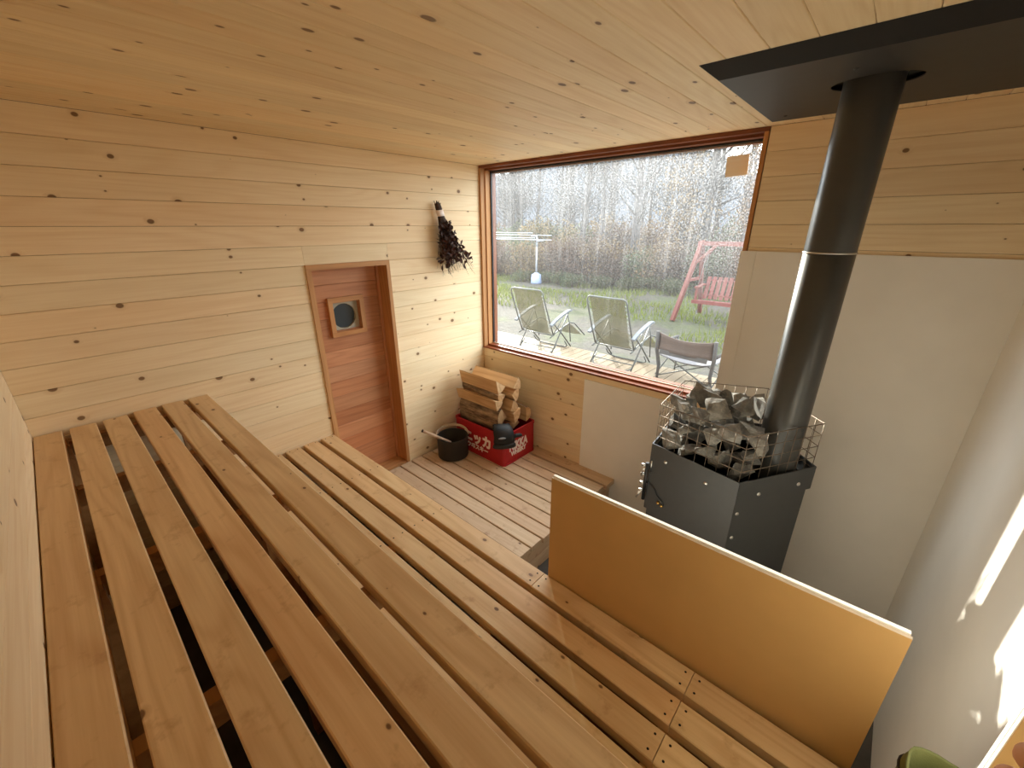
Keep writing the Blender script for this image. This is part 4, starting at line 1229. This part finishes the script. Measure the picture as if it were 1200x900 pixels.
# ---- red garden swing
sw = empty('garden_swing', (0.15, 7.9, ZG), 'red wooden garden swing with a slatted bench', 'swing')
def beam(name, a, b, w, parent, mat='redpaint', h=None):
    a, b = Vector(a), Vector(b); q = (b - a).to_track_quat('X', 'Z').to_matrix().to_4x4()
    L = (b - a).length; h = h or w
    me = MB().box(-L / 2, L / 2, -w / 2, w / 2, -h / 2, h / 2)
    return child(name, me, mat, parent, mat4=Matrix.Translation((a + b) / 2) @ q)
SX0, SX1, SYc, SZt = -0.79, 1.45, 7.90, 1.45
for sx, dx in ((SX0, -.12), (SX1, .12)):
    beam('front_leg', (sx + dx * 1.5, 7.18, ZG + .03), (sx, SYc, SZt + .05), .085, sw)
    beam('rear_leg', (sx + dx * .3, 8.62, ZG + .03), (sx, SYc, SZt + .05), .085, sw)
    beam('tie_bar', (sx + dx * .62, 7.55, .64), (sx + dx * .15, 8.25, .64), .06, sw)
    sgn = 1 if sx < 0 else -1
    beam('corner_brace', (sx + dx * .35, 7.72, 1.00), (sx + .36 * sgn, SYc - .03, SZt), .06, sw)
    beam('corner_brace', (sx + dx * .15, 8.12, .95), (sx + .30 * sgn, SYc + .03, SZt), .06, sw)
beam('top_beam', (SX0 - .08, SYc, SZt), (SX1 + .08, SYc, SZt), .095, sw)
b0, b1 = -0.62, 1.20
for i in range(6):
    beam('seat_slat', (b0, 7.45 + .085 * i, .22 - .012 * i), (b1, 7.45 + .085 * i, .22 - .012 * i), .07, sw, h=.022)
nb = 15
for i in range(nb):
    xx = b0 + .06 + (b1 - b0 - .12) * i / (nb - 1)
    beam('back_slat', (xx, 7.94, .20), (xx + .0, 8.12, .70), .085, sw, h=.020)
beam('back_rail', (b0, 7.985, .28), (b1, 7.985, .28), .06, sw, h=.03)
beam('back_rail', (b0, 8.115, .62), (b1, 8.115, .62), .06, sw, h=.03)
beam('front_rail', (b0 - .05, 7.42, .19), (b1 + .05, 7.42, .19), .05, sw, h=.075)
for xx in (b0, b1):
    beam('arm_post', (xx, 7.50, .20), (xx, 7.50, .50), .05, sw)
    beam('armrest', (xx, 7.42, .51), (xx, 8.06, .53), .08, sw, h=.03)
    child('chain', MB().tube([(xx, 7.50, .50), (xx, SYc, SZt - .04)], .008, 6), 'tubesteel', sw)
    child('chain', MB().tube([(xx, 8.03, .50), (xx, SYc, SZt - .04)], .008, 6), 'tubesteel', sw)

# ---- laundry pole stand
la = empty('laundry_stand', (-7.91, 10.7, ground_z(-7.91, 10.7)), 'white laundry pole stand with pale blue weighted base', 'laundry stand')
lx, ly = -7.91, 10.7
g0 = ground_z(lx, ly)
for i, bx in enumerate((lx, lx - 3.6)):
    child('base_weight', MB().lathe([(0, g0), (.21, g0), (.22, g0 + .05), (.19, g0 + .36), (.10, g0 + .40), (.07, g0 + .44)], 20, (bx, ly, 0)), 'bluebase', la)
    child('post', MB().tube([(bx, ly, g0 + .35), (bx, ly, 1.25)], .036, 10), 'whitetube', la)
    child('arm', MB().tube([(bx, ly, 1.05), (bx + .02, ly - .05, 1.22), (bx + .1, ly - .12, 1.30), (bx + .45, ly - .2, 1.33)], .030, 8), 'whitetube', la)
    child('arm', MB().tube([(bx, ly, 1.05), (bx - .02, ly + .05, 1.35), (bx - .1, ly + .12, 1.46), (bx - .45, ly + .2, 1.48)], .030, 8), 'whitetube', la)
for y_, z_, x0_, x1_ in ((ly - .2, 1.345, lx - 4.6, lx + .85), (ly + .0, 1.405, lx - 4.6, lx - .1), (ly + .2, 1.50, lx - 4.6, lx + .55), (ly + .35, 1.58, lx - 4.6, lx - .5)):
    child('laundry_pole', MB().tube([(x0_, y_, z_), (x1_, y_, z_)], .016, 8), 'whitetube', la)

# ---- plants
def leaf_cloud(mb, rnd, n, centre, rad, size, flat=1.0):
    for _ in range(n):
        while True:
            v = Vector((rnd.uniform(-1, 1), rnd.uniform(-1, 1), rnd.uniform(-1, 1)))
            if 0.15 < v.length < 1: break
        c = Vector(centre) + Vector((v.x * rad[0], v.y * rad[1], v.z * rad[2]))
        s = size * rnd.uniform(.6, 1.3)
        e = Euler((rnd.uniform(0, 6.3), rnd.uniform(0, 6.3), rnd.uniform(0, 6.3))).to_matrix()
        mb.add([c + e @ Vector(q) * s for q in ((-1, 0, 0), (0, -.45, .1), (1, 0, 0), (0, .45, .1))], [(0, 1, 2, 3)])
def tree_proto(seed, h, leafy, dens):
    rnd = random.Random(seed); tk = MB(); lv = MB()
    lean = Vector((rnd.uniform(-.05, .05), rnd.uniform(-.05, .05), 1))
    pts = [lean * (h * i / 7) + Vector((rnd.uniform(-.06, .06), rnd.uniform(-.06, .06), 0)) * (i > 0) for i in range(8)]
    tk.tube(pts, [.13 * (1 - .85 * i / 7) * (h / 7) + .012 for i in range(8)], 7)
    for b in range(24):
        t = rnd.uniform(.18, .97); i = min(6, int(t * 7)); p = pts[i].lerp(pts[i + 1], t * 7 - i)
        a = rnd.uniform(0, 6.3); ln = h * rnd.uniform(.12, .30) * (1.15 - t * .7)
        d = Vector((math.cos(a), math.sin(a), rnd.uniform(.35, 1.1))).normalized()
        q1 = p + d * ln * .5; q2 = p + d * ln + Vector((0, 0, ln * .15))
        tk.tube([p, q1, q2], [.030 * h / 7, .018 * h / 7, .006], 5)
        for k_ in range(3):
            s0 = p.lerp(q2, rnd.uniform(.35, .9)); a2 = rnd.uniform(0, 6.3)
            s1 = s0 + Vector((math.cos(a2), math.sin(a2), rnd.uniform(.1, .9))) * ln * .4
            tk.tube([s0, s1], [.010, .004], 4)
            leaf_cloud(lv, rnd, int(dens * rnd.uniform(.5, 1.4)), s1, (ln * .32 + .15,) * 3, .06)
    return tk.mesh('trunk'), lv.mesh('foliage')
protos = []
for i, (sd_, h_, mt_, de) in enumerate([(21, 8.5, 'leaf_tree', 26), (22, 7.5, 'leaf_tree', 20), (23, 9.5, 'leaf_tree', 16), (24, 5.2, 'leaf_gold', 24)]):
    tk, lv = tree_proto(sd_, h_, mt_, de)
    tk.materials.append(M['trunk']); lv.materials.append(M[mt_]); protos.append((tk, lv))
rt_ = random.Random(77)
TREES = []
for i in range(34):
    x_ = -26 + 27 * (i / 33) + rt_.uniform(-.6, .6); y_ = 15.5 + rt_.uniform(0, 11)
    # keep the sun's path to the window open
    dxy = (y_ - 0) - (-(x_ - 1.0) * 0.89)
    if dxy < 4.5: y_ += (4.5 - dxy)
    TREES.append((x_, y_, rt_.randrange(3)))
TREES += [(-3.3, 13.6, 3), (-1.6, 14.4, 3), (-0.4, 16.2, 3), (-5.0, 13.0, 0), (-8.2, 14.2, 1), (-3.0, 14.6, 2)]
LAB = {0: ('tall grey autumn tree with the densest leaves behind the shrub hedge', 'leafier autumn trees'), 1: ('shorter grey half bare autumn tree behind the shrub hedge', 'shorter half bare trees'),
       2: ('tallest grey nearly bare autumn tree behind the shrub hedge', 'tallest bare trees'), 3: ('small golden leaved tree behind the red swing', 'golden trees behind the swing')}
for x_, y_, k_ in TREES:
    t = empty('autumn_tree', (x_, y_, ground_z(x_, y_) - .05), LAB[k_][0], 'tree', group=LAB[k_][1], rot=(0, 0, rt_.uniform(0, 6.3)))
    s = rt_.uniform(.85, 1.15); t.scale = (s, s, s)
    obj('trunk', protos[k_][0], None, t); f_ = obj('foliage', protos[k_][1], None, t); f_['kind'] = 'stuff'

def bush_proto(seed, n, mat, size=.05):
    rnd = random.Random(seed); lv = MB(); tk = MB()
    for b in range(26):
        a = rnd.uniform(0, 6.3); rr = rnd.uniform(0, .8); h_ = rnd.uniform(.6, 1.55)
        p2 = Vector((rr * math.cos(a), rr * math.sin(a), h_))
        tk.tube([(p2.x * .3, p2.y * .3, 0), (p2.x * .7, p2.y * .7, h_ * .5), p2], [.012, .008, .003], 4)
        leaf_cloud(lv, rnd, n // 26, p2 * .8, (.32, .32, .42), size)
    a_, b_ = lv.mesh('foliage'), tk.mesh('stems')
    a_.materials.append(M[mat]); b_.materials.append(M['twig'])
    return a_, b_
BP = {'russet': bush_proto(1, 1500, 'leaf_red'), 'golden': bush_proto(2, 1400, 'leaf_gold'), 'green': bush_proto(3, 1500, 'leaf_green')}
BL = {'russet': ('russet leaved shrub in the hedge beyond the yard', 'russet hedge shrubs'), 'golden': ('golden brown shrub in the hedge beyond the yard', 'golden hedge shrubs'),
      'green': ('green leaved shrub at the foot of the hedge', 'green hedge shrubs')}
rb = random.Random(9)
for i in range(46):
    f = i / 45
    x_ = -14.5 + 16 * f + rb.uniform(-.3, .3); y_ = 11.6 + 1.4 * f + rb.uniform(-.5, 1.8)
    kd = rb.choice(['russet', 'russet', 'golden', 'russet', 'green'])
    t = empty('hedge_shrub', (x_, y_, ground_z(x_, y_) - .03), BL[kd][0], 'shrub', group=BL[kd][1], rot=(0, 0, rb.uniform(0, 6.3)))
    s = rb.uniform(.8, 1.2); t.scale = (s * 1.15, s * 1.15, s)
    o = obj('foliage', BP[kd][0], None, t); o['kind'] = 'stuff'; obj('stems', BP[kd][1], None, t)
for i in range(26):
    x_ = -19 + 20 * i / 25 + rb.uniform(-.4, .4); y_ = 16.0 + rb.uniform(-.6, 1.6)
    kd = rb.choice(['russet', 'green', 'golden'])
    t = empty('thicket_shrub', (x_, y_, ground_z(x_, y_) - .03), 'tall %s thicket shrub at the foot of the bare trees' % {'russet': 'russet', 'green': 'green', 'golden': 'golden brown'}[kd], 'shrub', group='%s thicket shrubs under the trees' % kd, rot=(0, 0, rb.uniform(0, 6.3)))
    s = rb.uniform(1.3, 1.7); t.scale = (s * 1.2, s * 1.2, s)
    o = obj('foliage', BP[kd][0], None, t); o['kind'] = 'stuff'; obj('stems', BP[kd][1], None, t)
for i in range(14):
    x_ = -8.5 + 9 * i / 13 + rb.uniform(-.3, .3); y_ = 10.9 + rb.uniform(-.4, .8) + i * .05
    t = empty('low_shrub', (x_, y_, ground_z(x_, y_) - .03), 'low bright green plant in front of the hedge', 'shrub', group='low green plants before the hedge', rot=(0, 0, rb.uniform(0, 6.3)))
    t.scale = (.7, .7, .36)
    o = obj('foliage', BP['green'][0], None, t); o['kind'] = 'stuff'; obj('stems', BP['green'][1], None, t)
# grass
gb_ = MB(); rg = random.Random(4)
for _ in range(11000):
    x_ = rg.uniform(-11, 2.5); y_ = rg.uniform(5.0, 11.8)
    if noise.noise(Vector((x_ * .45, y_ * .45, 5))) < (.02 if y_ < 7.2 else -.22): continue
    z_ = ground_z(x_, y_); h_ = rg.uniform(.06, .20); a = rg.uniform(0, 6.3); w_ = .012
    dx_, dy_ = math.cos(a) * w_, math.sin(a) * w_; lx_, ly_ = rg.uniform(-.07, .07), rg.uniform(-.07, .07)
    gb_.add([(x_ - dx_, y_ - dy_, z_ - .01), (x_ + dx_, y_ + dy_, z_ - .01), (x_ + lx_, y_ + ly_, z_ + h_)], [(0, 1, 2)])
o = obj('grass_blades', gb_, 'grass', label='bright green grass growing in the yard', cat='grass', kind='stuff')
